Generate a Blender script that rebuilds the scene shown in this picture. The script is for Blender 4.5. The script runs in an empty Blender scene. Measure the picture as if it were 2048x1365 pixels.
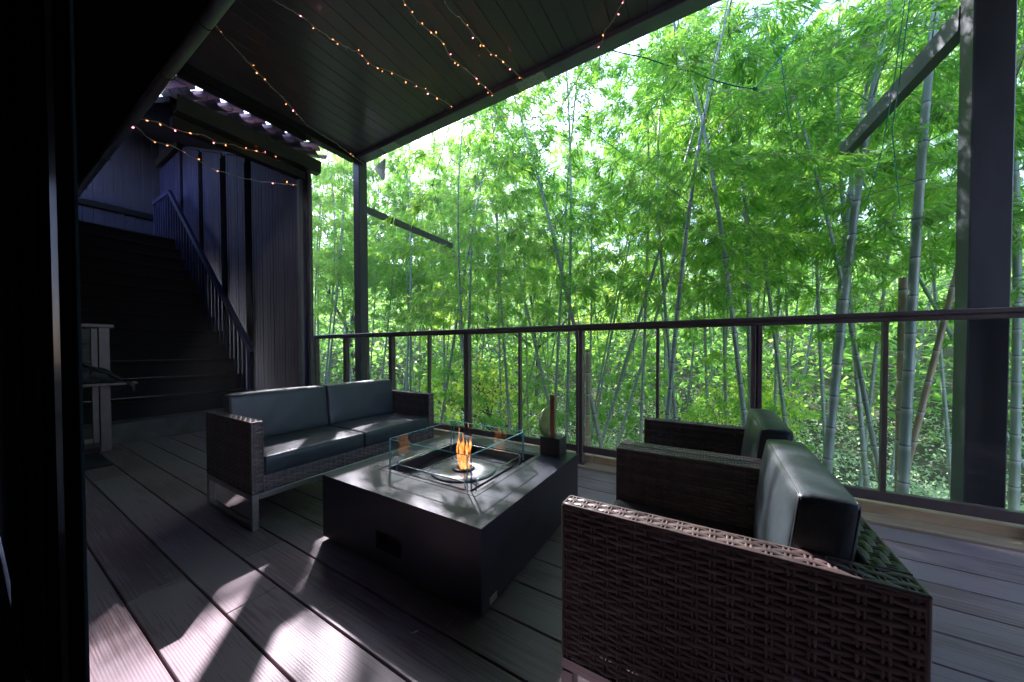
import bpy, math, random
import numpy as np
from mathutils import Vector, Matrix, Euler
random.seed(7); RNG = np.random.default_rng(11)
PI = math.pi
scn = bpy.context.scene
COL = scn.collection

# ------------------------------------------------------------------ data
STRINGS = [
  [(-3.367, 1.067, 3.56), (-3.402, 1.103, 3.56), (-3.475, 1.211, 3.56), (-3.617, 1.439, 3.56), (-3.733, 1.652, 3.56), (-3.8, 1.791, 3.56), (-4.001, 2.092, 3.56), (-4.051, 2.463, 3.56), (-4.139, 2.806, 3.56), (-4.167, 2.946, 3.56)] ,
  [(-2.787, 1.2, 3.6), (-2.825, 1.259, 3.6), (-2.779, 1.464, 3.6), (-2.772, 1.652, 3.6), (-2.699, 1.846, 3.6), (-2.701, 2.002, 3.6), (-2.613, 2.153, 3.6), (-2.529, 2.364, 3.6), (-2.459, 2.67, 3.6), (-2.428, 2.791, 3.6)] ,
  [(-1.983, 1.688, 3.6), (-2.004, 1.757, 3.6), (-2.04, 1.922, 3.6), (-1.992, 2.137, 3.6), (-2.04, 2.329, 3.6), (-1.993, 2.483, 3.6), (-1.981, 2.675, 3.6), (-1.95, 2.899, 3.6)] ,
  [(-1.72, 1.848, 3.6), (-1.755, 1.95, 3.6), (-1.73, 2.12, 3.6), (-1.707, 2.431, 3.6), (-1.649, 2.642, 3.6), (-1.593, 2.862, 3.6)] ,
  [(-0.551, 2.557, 3.6), (-0.599, 2.61, 3.6), (-0.71, 2.73, 3.6), (-0.782, 2.774, 3.6), (-0.846, 2.893, 3.6)] ,
  [(-4.52, 0.896, 3.113), (-4.52, 0.954, 3.127), (-4.52, 1.019, 3.151), (-4.52, 1.129, 3.141), (-4.52, 1.224, 3.169), (-4.52, 1.351, 3.208), (-4.52, 1.452, 3.184), (-4.52, 1.577, 3.232), (-4.52, 1.767, 3.257), (-4.52, 2.049, 3.344), (-4.52, 2.267, 3.419)] ,
  [(-4.52, 0.849, 3.031), (-4.52, 0.895, 3.003), (-4.52, 0.97, 2.957), (-4.52, 1.088, 2.976), (-4.52, 1.188, 2.958), (-4.52, 1.375, 2.896), (-4.52, 1.568, 2.899), (-4.52, 1.782, 2.93), (-4.52, 2.067, 3.009), (-4.52, 2.244, 3.065)] ,
  [(-2.854, 3.3, 4.055), (-2.513, 3.3, 3.833), (-2.15, 3.3, 3.692), (-1.756, 3.3, 3.519), (-1.401, 3.3, 3.498), (-1.306, 3.3, 3.637), (-1.183, 3.3, 3.768), (-1.054, 3.3, 3.861), (-0.984, 3.3, 3.893)] ,
]
ROPES = [
  [(-2.697, 3.1, 3.829), (-2.938, 3.232, 3.614), (-3.235, 3.397, 3.445), (-3.384, 3.463, 3.281)] ,
  [(-3.889, 3.1, 3.71), (-3.773, 3.232, 3.602), (-3.621, 3.364, 3.447), (-3.384, 3.463, 3.281)] ,
  [(-1.0, 3.1, 3.829), (-0.557, 3.265, 3.634), (-0.162, 3.463, 3.471), (0.072, 3.529, 3.323), (0.285, 3.595, 3.237), (0.476, 3.727, 3.53), (0.759, 3.892, 3.992)] ,
  [(-1.0, 3.1, 3.829), (-1.121, 3.199, 3.721), (-1.414, 3.331, 3.532), (-1.065, 3.595, 3.261), (-0.607, 3.892, 2.898), (-0.051, 4.387, 2.439)] ,
  [(1.128, 3.463, 3.498), (1.092, 3.496, 2.951), (1.043, 3.529, 2.452), (0.98, 3.562, 2.114)] ,
  [(1.151, 3.463, 3.485), (1.117, 3.496, 2.94), (1.092, 3.529, 2.58), (1.15, 3.562, 2.003)] ,
  [(0.476, 3.727, 3.53), (0.534, 3.793, 3.086), (0.633, 3.892, 2.627)] ,
  [(-3.384, 3.463, 3.281), (-3.37, 3.595, 2.985), (-3.313, 3.793, 2.53)] ,
  [(-2.063, 3.166, 3.583), (-1.914, 3.595, 3.21), (-1.652, 4.057, 2.459)] ,
]
HERO = [
  (-0.48, 4.28, 0.073, 0.075),
  (-2.10, 5.24, 0.026, 0.075),
  (-2.55, 5.79, 0.051, 0.075),
  (1.49, 4.44, 0.020, 0.100),
  (0.99, 4.49, 0.062, 0.100),
  (1.35, 6.04, 0.032, 0.100),
  (1.73, 6.39, -0.078, 0.075),
  (1.57, 7.47, -0.052, 0.075),
  (0.99, 7.92, 0.009, 0.075),
  (0.32, 4.68, -0.099, 0.075),
  (0.19, 7.44, -0.022, 0.075),
  (-0.11, 7.26, -0.032, 0.075),
  (-1.45, 5.53, 0.289, 0.075),
  (-1.03, 5.89, 0.032, 0.075),
  (-1.33, 6.40, 0.279, 0.075),
  (-0.52, 9.41, 0.080, 0.075),
  (-2.65, 8.15, 0.026, 0.075),
  (-2.89, 9.77, 0.181, 0.075),
  (-4.58, 7.01, -0.029, 0.075),
  (-3.32, 5.35, -0.082, 0.075),
  (-4.80, 8.84, -0.014, 0.075),
  (-4.73, 8.77, 0.291, 0.075),
  (-6.50, 5.85, 0.025, 0.075),
  (-7.91, 6.94, 0.064, 0.075),
  (-4.90, 5.35, 0.201, 0.075),
  (-7.29, 7.32, 0.045, 0.075),
  (-6.46, 7.87, -0.093, 0.075),
  (-6.92, 7.56, -0.014, 0.075),
  (-9.96, 5.73, 0.234, 0.075),
  (-10.03, 5.69, 0.172, 0.075),
  (-10.29, 5.52, 0.023, 0.075),
  (-10.15, 5.59, -0.002, 0.075),
  (2.88, 6.07, 0.000, 0.100),
  (3.47, 7.67, -0.370, 0.075),
  (1.85, 5.34, 0.152, 0.075),
  (-8.59, 6.58, 0.180, 0.075),
  (-6.01, 8.05, 0.128, 0.075),
  (1.39, 9.22, -0.033, 0.075),
  (-1.26, 10.96, -0.011, 0.075),
  (0.88, 10.30, 0.018, 0.075),
  (-9.30, 6.07, -0.154, 0.075),
  (3.33, 8.57, -0.068, 0.075),
]

STUMPS = [(1.72, 5.2, 1.74), (-1.66, 5.0, .98)]
# ------------------------------------------------------------------ node helpers
def new_mat(name):
    m = bpy.data.materials.new(name); m.use_nodes = True
    nt = m.node_tree; nt.nodes.clear()
    out = nt.nodes.new('ShaderNodeOutputMaterial')
    return m, nt, out
def N(nt, t, **k):
    n = nt.nodes.new(t)
    for a, v in k.items():
        if a.startswith('i_'): n.inputs[a[2:].replace('_', ' ')].default_value = v
        else: setattr(n, a, v)
    return n
def L(nt, a, b): nt.links.new(a, b)
def c4(c): return (c[0], c[1], c[2], 1.0)
def principled(nt, out, col, rough=.5, metal=0., spec=.5):
    b = nt.nodes.new('ShaderNodeBsdfPrincipled')
    b.inputs['Base Color'].default_value = c4(col); b.inputs['Roughness'].default_value = rough
    b.inputs['Metallic'].default_value = metal; b.inputs['Specular IOR Level'].default_value = spec
    L(nt, b.outputs[0], out.inputs['Surface']); return b
def obj_coords(nt, scale=(1, 1, 1)):
    tc = nt.nodes.new('ShaderNodeTexCoord'); mp = nt.nodes.new('ShaderNodeMapping')
    mp.inputs['Scale'].default_value = scale
    L(nt, tc.outputs['Object'], mp.inputs['Vector']); return mp.outputs[0]
def ramp(nt, fac, stops):
    r = nt.nodes.new('ShaderNodeValToRGB')
    e = r.color_ramp.elements
    while len(e) < len(stops): e.new(.5)
    for i, (p, c) in enumerate(stops): e[i].position = p; e[i].color = c4(c)
    L(nt, fac, r.inputs[0]); return r.outputs[0]
def noise(nt, vec, scale, detail=4, rough=.55):
    n = N(nt, 'ShaderNodeTexNoise'); n.inputs['Scale'].default_value = scale
    n.inputs['Detail'].default_value = detail; n.inputs['Roughness'].default_value = rough
    L(nt, vec, n.inputs['Vector']); return n.outputs['Fac']
def bump(nt, h, b, strength=.3, dist=.01):
    n = N(nt, 'ShaderNodeBump'); n.inputs['Strength'].default_value = strength; n.inputs['Distance'].default_value = dist
    L(nt, h, n.inputs['Height']); L(nt, n.outputs[0], b.inputs['Normal'])
def noisy(name, ca, cb, scale=(8, 8, 8), ns=3., rough=(.4, .6), metal=0., bstr=.15, spec=.5, bdist=.004):
    m, nt, out = new_mat(name); b = principled(nt, out, ca, rough[0], metal, spec)
    v = obj_coords(nt, scale); f = noise(nt, v, ns, 6)
    L(nt, ramp(nt, f, [(.3, ca), (.7, cb)]), b.inputs['Base Color'])
    mr = N(nt, 'ShaderNodeMapRange'); mr.inputs['To Min'].default_value = rough[0]; mr.inputs['To Max'].default_value = rough[1]
    L(nt, f, mr.inputs[0]); L(nt, mr.outputs[0], b.inputs['Roughness'])
    if bstr: bump(nt, f, b, bstr, bdist)
    return m

M = {}
# deck boards: grooved grey-brown composite, grain along X
def mat_deck():
    m, nt, out = new_mat('deck_board'); b = principled(nt, out, (.1, .09, .09), .45)
    v = obj_coords(nt, (1.2, 60, 1)); f = noise(nt, v, 2.5, 6, .6)
    v2 = obj_coords(nt, (2.2, 5.5, 1)); f2 = noise(nt, v2, 1.0, 3)
    mx = N(nt, 'ShaderNodeMath', operation='ADD'); L(nt, f, mx.inputs[0])
    m2 = N(nt, 'ShaderNodeMath', operation='MULTIPLY'); L(nt, f2, m2.inputs[0]); m2.inputs[1].default_value = .8
    L(nt, m2.outputs[0], mx.inputs[1])
    geo = N(nt, 'ShaderNodeNewGeometry'); rm = N(nt, 'ShaderNodeMath', operation='MULTIPLY_ADD')
    L(nt, geo.outputs['Random Per Island'], rm.inputs[0]); rm.inputs[1].default_value = .22; L(nt, mx.outputs[0], rm.inputs[2])
    L(nt, ramp(nt, rm.outputs[0], [(.6, (.13, .070, .068)), (.95, (.21, .135, .142)), (1.25, (.27, .195, .212))]), b.inputs['Base Color'])
    w = N(nt, 'ShaderNodeTexWave', wave_type='BANDS', bands_direction='Y', wave_profile='SIN'); w.inputs['Scale'].default_value = 42
    w.inputs['Distortion'].default_value = .25
    tc = N(nt, 'ShaderNodeTexCoord'); L(nt, tc.outputs['Object'], w.inputs['Vector'])
    ad = N(nt, 'ShaderNodeMath', operation='MULTIPLY_ADD'); L(nt, f, ad.inputs[0]); ad.inputs[1].default_value = .5; L(nt, w.outputs['Fac'], ad.inputs[2])
    bump(nt, ad.outputs[0], b, .09, .002)
    mr = N(nt, 'ShaderNodeMapRange'); mr.inputs['To Min'].default_value = .36; mr.inputs['To Max'].default_value = .6
    L(nt, f2, mr.inputs[0]); L(nt, mr.outputs[0], b.inputs['Roughness'])
    return m
M['deck'] = mat_deck()
M['deck_dark'] = noisy('deck_underside', (.01, .01, .01), (.02, .018, .016))
M['tan'] = noisy('sunlit_bleached_timber', (.42, .29, .16), (.60, .46, .28), (2, 14, 8), 3, (.55, .75), bstr=.35)  # bleached tan, with the edge board's sunlit warmth put into the colour
M['dirt'] = noisy('forest_floor', (.04, .045, .02), (.10, .10, .05), (1, 1, 1), 1.7, (.8, .95), bstr=.8, bdist=.2)
M['bronze'] = noisy('brown_aluminium', (.09, .066, .062), (.13, .10, .092), (4, 4, 4), 3, (.32, .45), 0.2, .03)
M['steel_dark'] = noisy('dark_painted_steel', (.045, .05, .055), (.065, .07, .078), (3, 3, 3), 3, (.38, .5), 0.1, .05)
M['steel_post'] = noisy('grey_painted_column', (.07, .078, .082), (.10, .11, .115), (5, 5, 1.5), 2, (.4, .6), 0.05, .06)
M['ceil'] = noisy('dark_metal_ceiling', (.17, .125, .18), (.20, .15, .21), (.5, 1, 1), 1, (.27, .31), 0.3, 0)
M['beam_grey'] = noisy('blue_grey_beam', (.26, .28, .33), (.34, .36, .41), (3, 3, 3), 2, (.4, .55), 0.1, .05)
M['black'] = noisy('black_painted_metal', (.012, .013, .016), (.02, .021, .025), (3, 3, 3), 3, (.35, .5), 0, .03)
M['blackwood'] = noisy('black_stained_timber', (.003, .0025, .003), (.010, .008, .008), (2, 3, 14), 3, (.6, .8), 0, .3, .15)
M['cloth_black'] = noisy('black_nylon', (.008, .008, .01), (.02, .02, .024), (14, 14, 14), 3, (.5, .8), 0, .4)
M['rubber'] = noisy('black_rubber_mat', (.012, .013, .015), (.02, .021, .024), (20, 20, 20), 3, (.5, .7), 0, .2)
M['concrete'] = noisy('stained_concrete', (.05, .048, .042), (.12, .11, .10), (3, 3, 3), 2, (.7, .9), 0, .4)
M['leather'] = None
def mat_leather():
    m, nt, out = new_mat('charcoal_leatherette'); b = principled(nt, out, (.028, .034, .036), .36)
    v = obj_coords(nt, (1, 1, 1)); f = noise(nt, v, 260, 3); g = noise(nt, v, 5.5, 4)
    L(nt, ramp(nt, g, [(.3, (.024, .033, .037)), (.7, (.036, .048, .052))]), b.inputs['Base Color'])
    mr = N(nt, 'ShaderNodeMapRange'); mr.inputs['To Min'].default_value = .34; mr.inputs['To Max'].default_value = .5
    L(nt, g, mr.inputs[0]); L(nt, mr.outputs[0], b.inputs['Roughness'])
    a = N(nt, 'ShaderNodeMath', operation='MULTIPLY_ADD'); L(nt, g, a.inputs[0]); a.inputs[1].default_value = 9.; L(nt, f, a.inputs[2])
    bump(nt, a.outputs[0], b, .45, .0016)
    return m
M['leather'] = mat_leather()
def mat_wicker():
    m, nt, out = new_mat('brown_resin_wicker'); b = principled(nt, out, (.05, .03, .026), .33)
    geo = N(nt, 'ShaderNodeNewGeometry')
    v = obj_coords(nt, (1, 1, 1)); g = noise(nt, v, 22, 3)
    a = N(nt, 'ShaderNodeMath', operation='MULTIPLY_ADD'); L(nt, geo.outputs['Random Per Island'], a.inputs[0]); a.inputs[1].default_value = .5; L(nt, g, a.inputs[2])
    L(nt, ramp(nt, a.outputs[0], [(.35, (.055, .036, .030)), (.7, (.095, .066, .058)), (1., (.15, .11, .10))]), b.inputs['Base Color'])
    bump(nt, noise(nt, obj_coords(nt, (1, 1, 1)), 400, 2), b, .15, .0008)
    return m
M['wicker'] = mat_wicker()
M['satin_steel'] = noisy('brushed_steel_frame', (.36, .34, .33), (.48, .46, .45), (4, 4, 60), 3, (.3, .42), .9, .05)
M['table'] = noisy('charcoal_powder_coat', (.013, .017, .032), (.020, .025, .045), (3, 3, 3), 2.5, (.34, .44), .0, .02, .45)
M['well'] = noisy('burner_well', (.05, .045, .055), (.08, .075, .09), (4, 4, 4), 3, (.3, .5), .6, .05)
def mat_disc():
    m, nt, out = new_mat('brushed_steel_disc'); b = principled(nt, out, (.42, .41, .38), .4, .45)
    tc = N(nt, 'ShaderNodeTexCoord'); sp = N(nt, 'ShaderNodeSeparateXYZ'); L(nt, tc.outputs['Object'], sp.inputs[0])
    at_ = N(nt, 'ShaderNodeMath', operation='ARCTAN2'); L(nt, sp.outputs[0], at_.inputs[0]); L(nt, sp.outputs[1], at_.inputs[1])
    cb = N(nt, 'ShaderNodeCombineXYZ'); L(nt, at_.outputs[0], cb.inputs[0]); nn_ = noise(nt, cb.outputs[0], 5, 4)
    L(nt, ramp(nt, nn_, [(.35, (.26, .26, .26)), (.65, (.5, .5, .47))]), b.inputs['Base Color'])
    return m
M['disc'] = mat_disc()
M['chrome'] = noisy('polished_chrome', (.7, .7, .72), (.8, .8, .82), (4, 4, 4), 3, (.08, .14), 1., 0)
M['copper'] = noisy('brushed_copper', (.35, .15, .09), (.5, .23, .14), (8, 8, 60), 3, (.28, .4), .9, .1)
M['brass'] = noisy('aged_brass', (.28, .27, .12), (.48, .46, .24), (16, 16, 16), 3, (.22, .4), .85, .25)
M['plate'] = noisy('silver_plate', (.4, .4, .42), (.5, .5, .52), (30, 30, 30), 3, (.3, .4), .9, 0)
M['tile'] = noisy('purple_lit_clay_tile', (.30, .22, .27), (.6, .48, .56), (9, 9, 9), 2, (.5, .75), 0, .5)  # purple tint is sunlight on the tiles put into the colour
M['gutter'] = noisy('dark_green_grey_gutter', (.03, .034, .034), (.045, .05, .05), (5, 2, 5), 2, (.35, .5), .1, .05)
M['soffit'] = noisy('black_soffit', (.004, .004, .005), (.008, .008, .009), (3, 3, 3), 2, (.6, .7), 0, .05, .0)
M['conduit'] = noisy('grey_gutter_pipe', (.42, .44, .46), (.55, .58, .6), (2, 6, 6), 2, (.35, .5), .2, .05)
M['wire'] = noisy('string_wire', (.65, .58, .55), (.8, .72, .7), (9, 9, 9), 2, (.5, .6), 0, 0)
M['rope'] = noisy('green_rope', (.004, .16, .09), (.01, .30, .17), (60, 60, 60), 2, (.6, .8), 0, .3)
M['white_metal'] = noisy('white_galvanised_plate', (.6, .62, .66), (.75, .77, .8), (12, 12, 12), 2, (.4, .6), .1, .1)
M['room'] = noisy('dark_room_plaster', (.03, .028, .027), (.05, .047, .045), (2, 2, 2), 2, (.7, .9), 0, .05)
def mat_stairwall():
    m, nt, out = new_mat('blue_lit_weathered_cladding'); b = principled(nt, out, (.1, .11, .15), .6, 0., .2)
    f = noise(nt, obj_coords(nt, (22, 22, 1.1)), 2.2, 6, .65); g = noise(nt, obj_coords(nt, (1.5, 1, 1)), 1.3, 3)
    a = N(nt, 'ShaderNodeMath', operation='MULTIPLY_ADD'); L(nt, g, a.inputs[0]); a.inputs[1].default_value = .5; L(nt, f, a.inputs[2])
    L(nt, ramp(nt, a.outputs[0], [(.45, (.002, .003, .022)), (.75, (.009, .011, .05)), (1., (.045, .05, .15))]), b.inputs['Base Color'])  # blue daylight on the boards put into the cladding colour
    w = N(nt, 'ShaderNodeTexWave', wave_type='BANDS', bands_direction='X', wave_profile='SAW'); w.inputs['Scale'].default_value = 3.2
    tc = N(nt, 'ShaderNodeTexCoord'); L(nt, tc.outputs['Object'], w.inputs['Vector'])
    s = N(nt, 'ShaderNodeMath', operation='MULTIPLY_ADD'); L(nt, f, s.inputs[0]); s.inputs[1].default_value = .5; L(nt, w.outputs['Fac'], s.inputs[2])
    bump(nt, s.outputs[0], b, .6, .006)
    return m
M['stairwall'] = mat_stairwall()
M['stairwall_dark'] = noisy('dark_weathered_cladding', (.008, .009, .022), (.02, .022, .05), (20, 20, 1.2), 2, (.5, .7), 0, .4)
def mat_glass(name, tint, refl=1.):
    m, nt, out = new_mat(name)
    t = N(nt, 'ShaderNodeBsdfTransparent'); t.inputs[0].default_value = c4([v ** .5 for v in tint])
    g = N(nt, 'ShaderNodeBsdfGlossy'); g.inputs['Roughness'].default_value = .01; g.inputs['Color'].default_value = c4((.9, .95, .95))
    fr = N(nt, 'ShaderNodeFresnel'); fr.inputs['IOR'].default_value = 1.45
    mx = N(nt, 'ShaderNodeMixShader'); mm = N(nt, 'ShaderNodeMath', operation='MULTIPLY'); mm.inputs[1].default_value = refl
    ge = N(nt, 'ShaderNodeNewGeometry'); fb = N(nt, 'ShaderNodeMath', operation='SUBTRACT'); fb.inputs[0].default_value = 1.; L(nt, ge.outputs['Backfacing'], fb.inputs[1])
    io = N(nt, 'ShaderNodeMath', operation='MULTIPLY_ADD'); L(nt, ge.outputs['Backfacing'], io.inputs[0]); io.inputs[1].default_value = 1 / 1.45 - 1.45; io.inputs[2].default_value = 1.45
    # a pane has two parallel faces: both reflect like the front one
    L(nt, fb.outputs[0], mm.inputs[1]) ; m3 = N(nt, 'ShaderNodeMath', operation='MULTIPLY'); m3.inputs[1].default_value = refl
    L(nt, fr.outputs[0], mm.inputs[0]); L(nt, mm.outputs[0], m3.inputs[0]); L(nt, m3.outputs[0], mx.inputs[0])
    L(nt, t.outputs[0], mx.inputs[1]); L(nt, g.outputs[0], mx.inputs[2]); L(nt, mx.outputs[0], out.inputs['Surface'])
    return m
M['glass'] = mat_glass('railing_glass', (.95, .975, .965), .8)
M['guard_glass'] = mat_glass('guard_glass', (.93, .975, .97), 1.6)
M['glass_edge'] = noisy('green_glass_edge', (.10, .38, .40), (.22, .58, .58), (20, 20, 20), 2, (.1, .2), 0, 0)
def mat_emit(name, col, st):
    m, nt, out = new_mat(name); e = N(nt, 'ShaderNodeEmission'); e.inputs[0].default_value = c4(col); e.inputs[1].default_value = st
    L(nt, e.outputs[0], out.inputs['Surface']); return m
M['bulb'] = mat_emit('warm_lit_bulb', (1., .30, .11), .7)
M['bulb_pink'] = mat_emit('pink_lit_bulb', (1., .25, .32), 1.3)
M['bulb_off'] = noisy('clear_unlit_bulb', (.4, .4, .42), (.5, .5, .5), (4, 4, 4), 2, (.1, .2), 0, 0)
def mat_flame():
    m, nt, out = new_mat('flame'); tc = N(nt, 'ShaderNodeTexCoord')
    sp = N(nt, 'ShaderNodeSeparateXYZ'); L(nt, tc.outputs['Generated'], sp.inputs[0])
    e = N(nt, 'ShaderNodeEmission'); t = N(nt, 'ShaderNodeBsdfTransparent')
    n = noise(nt, obj_coords(nt, (1, 1, .35)), 46, 2)
    L(nt, ramp(nt, n, [(.30, (1., .10, .015)), (.52, (1., .30, .05)), (.72, (1., .62, .25))]), e.inputs[0])
    e.inputs[1].default_value = .26
    a = N(nt, 'ShaderNodeMapRange'); a.inputs['From Min'].default_value = .40; a.inputs['From Max'].default_value = .60
    L(nt, n, a.inputs[0]); mx = N(nt, 'ShaderNodeMixShader'); L(nt, a.outputs[0], mx.inputs[0])
    L(nt, t.outputs[0], mx.inputs[1]); L(nt, e.outputs[0], mx.inputs[2]); L(nt, mx.outputs[0], out.inputs['Surface'])
    return m
M['flame'] = mat_flame()
def mat_leaf(name, c0, c1, c2, trans=.55):
    m, nt, out = new_mat(name)
    geo = N(nt, 'ShaderNodeNewGeometry'); oi = N(nt, 'ShaderNodeObjectInfo')
    a = N(nt, 'ShaderNodeMath', operation='MULTIPLY_ADD'); L(nt, oi.outputs['Random'], a.inputs[0]); a.inputs[1].default_value = .45
    b_ = N(nt, 'ShaderNodeMath', operation='MULTIPLY'); L(nt, geo.outputs['Random Per Island'], b_.inputs[0]); b_.inputs[1].default_value = .55
    L(nt, b_.outputs[0], a.inputs[2])
    col = ramp(nt, a.outputs[0], [(.1, c0), (.5, c1), (.9, c2)])
    p = N(nt, 'ShaderNodeBsdfPrincipled'); p.inputs['Roughness'].default_value = .42; L(nt, col, p.inputs['Base Color'])
    tr = N(nt, 'ShaderNodeBsdfTranslucent')
    hs = N(nt, 'ShaderNodeHueSaturation'); hs.inputs['Hue'].default_value = .481; hs.inputs['Saturation'].default_value = 1.12; hs.inputs['Value'].default_value = 3.5
    L(nt, col, hs.inputs['Color']); L(nt, hs.outputs[0], tr.inputs[0])
    mx = N(nt, 'ShaderNodeMixShader'); mx.inputs[0].default_value = trans
    L(nt, p.outputs[0], mx.inputs[1]); L(nt, tr.outputs[0], mx.inputs[2]); L(nt, mx.outputs[0], out.inputs['Surface'])
    return m
m_, nt_, out_ = new_mat('milky_plate'); d_ = N(nt_, 'ShaderNodeBsdfDiffuse'); d_.inputs[0].default_value = c4((.9, .9, .92)); t_ = N(nt_, 'ShaderNodeBsdfTranslucent'); t_.inputs[0].default_value = c4((.8, .82, .85))
x_ = N(nt_, 'ShaderNodeMixShader'); L(nt_, d_.outputs[0], x_.inputs[1]); L(nt_, t_.outputs[0], x_.inputs[2]); L(nt_, x_.outputs[0], out_.inputs['Surface']); M['milky'] = m_
M['leaf'] = mat_leaf('bamboo_leaf', (.045, .14, .03), (.10, .225, .045), (.18, .28, .055), .62)
M['leaf_far'] = mat_leaf('far_bamboo_leaf', (.08, .18, .045), (.14, .26, .07), (.24, .32, .09), .62)
M['leaf_under'] = mat_leaf('undergrowth_leaf', (.12, .23, .11), (.24, .34, .20), (.46, .50, .38), .5)  # paler tones put whitish sky glints into the leaf colour
M['leaf_yellow'] = mat_leaf('yellowing_leaf', (.12, .24, .04), (.22, .33, .06), (.40, .42, .10))
def mat_culm(name, ca, cb):
    m, nt, out = new_mat(name); b = principled(nt, out, ca, .42)
    tc = N(nt, 'ShaderNodeTexCoord'); sp = N(nt, 'ShaderNodeSeparateXYZ'); L(nt, tc.outputs['Object'], sp.inputs[0])
    f = noise(nt, obj_coords(nt, (6, 6, .8)), 2.5, 5)
    base = ramp(nt, f, [(.3, ca), (.7, cb)])
    fr = N(nt, 'ShaderNodeMath', operation='FLOORED_MODULO'); L(nt, sp.outputs[2], fr.inputs[0]); fr.inputs[1].default_value = .32
    rg = ramp(nt, fr.outputs[0], [(0., (0, 0, 0)), (.012, (0, 0, 0)), (.016, (1, 1, 1))])
    wh = ramp(nt, fr.outputs[0], [(.27, (0, 0, 0)), (.32, (.6, .6, .6))])
    mx = N(nt, 'ShaderNodeMix', data_type='RGBA'); L(nt, wh, mx.inputs[0]); L(nt, base, mx.inputs[6]); mx.inputs[7].default_value = c4((.45, .5, .42))
    mm = N(nt, 'ShaderNodeMix', data_type='RGBA'); L(nt, rg, mm.inputs[0]); mm.inputs[6].default_value = c4((.07, .09, .07)); L(nt, mx.outputs[2], mm.inputs[7])
    L(nt, mm.outputs[2], b.inputs['Base Color'])
    return m
M['culm'] = mat_culm('grey_green_culm', (.13, .20, .14), (.23, .30, .23))
M['culm_old'] = mat_culm('old_brown_culm', (.16, .13, .07), (.30, .25, .15))
M['door_sheen'] = noisy('teal_sheen_door_frame', (.009, .015, .017), (.014, .022, .025), (3, 3, 1), 2, (.6, .7), 0, .05, .0)  # teal sheen of the reflected outdoors put into the frame colour
M['column'] = noisy('dark_blue_column_paint', (.03, .034, .042), (.05, .056, .062), (5, 5, 1.5), 2, (.35, .5), 0, .06)
M['dry_leaf'] = noisy('dry_leaf', (.30, .22, .10), (.45, .36, .2), (30, 30, 30), 2, (.6, .8), 0, 0)
M['bark'] = noisy('dark_bark', (.03, .024, .018), (.07, .055, .04), (8, 8, 3), 3, (.8, .95), 0, .8)

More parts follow.
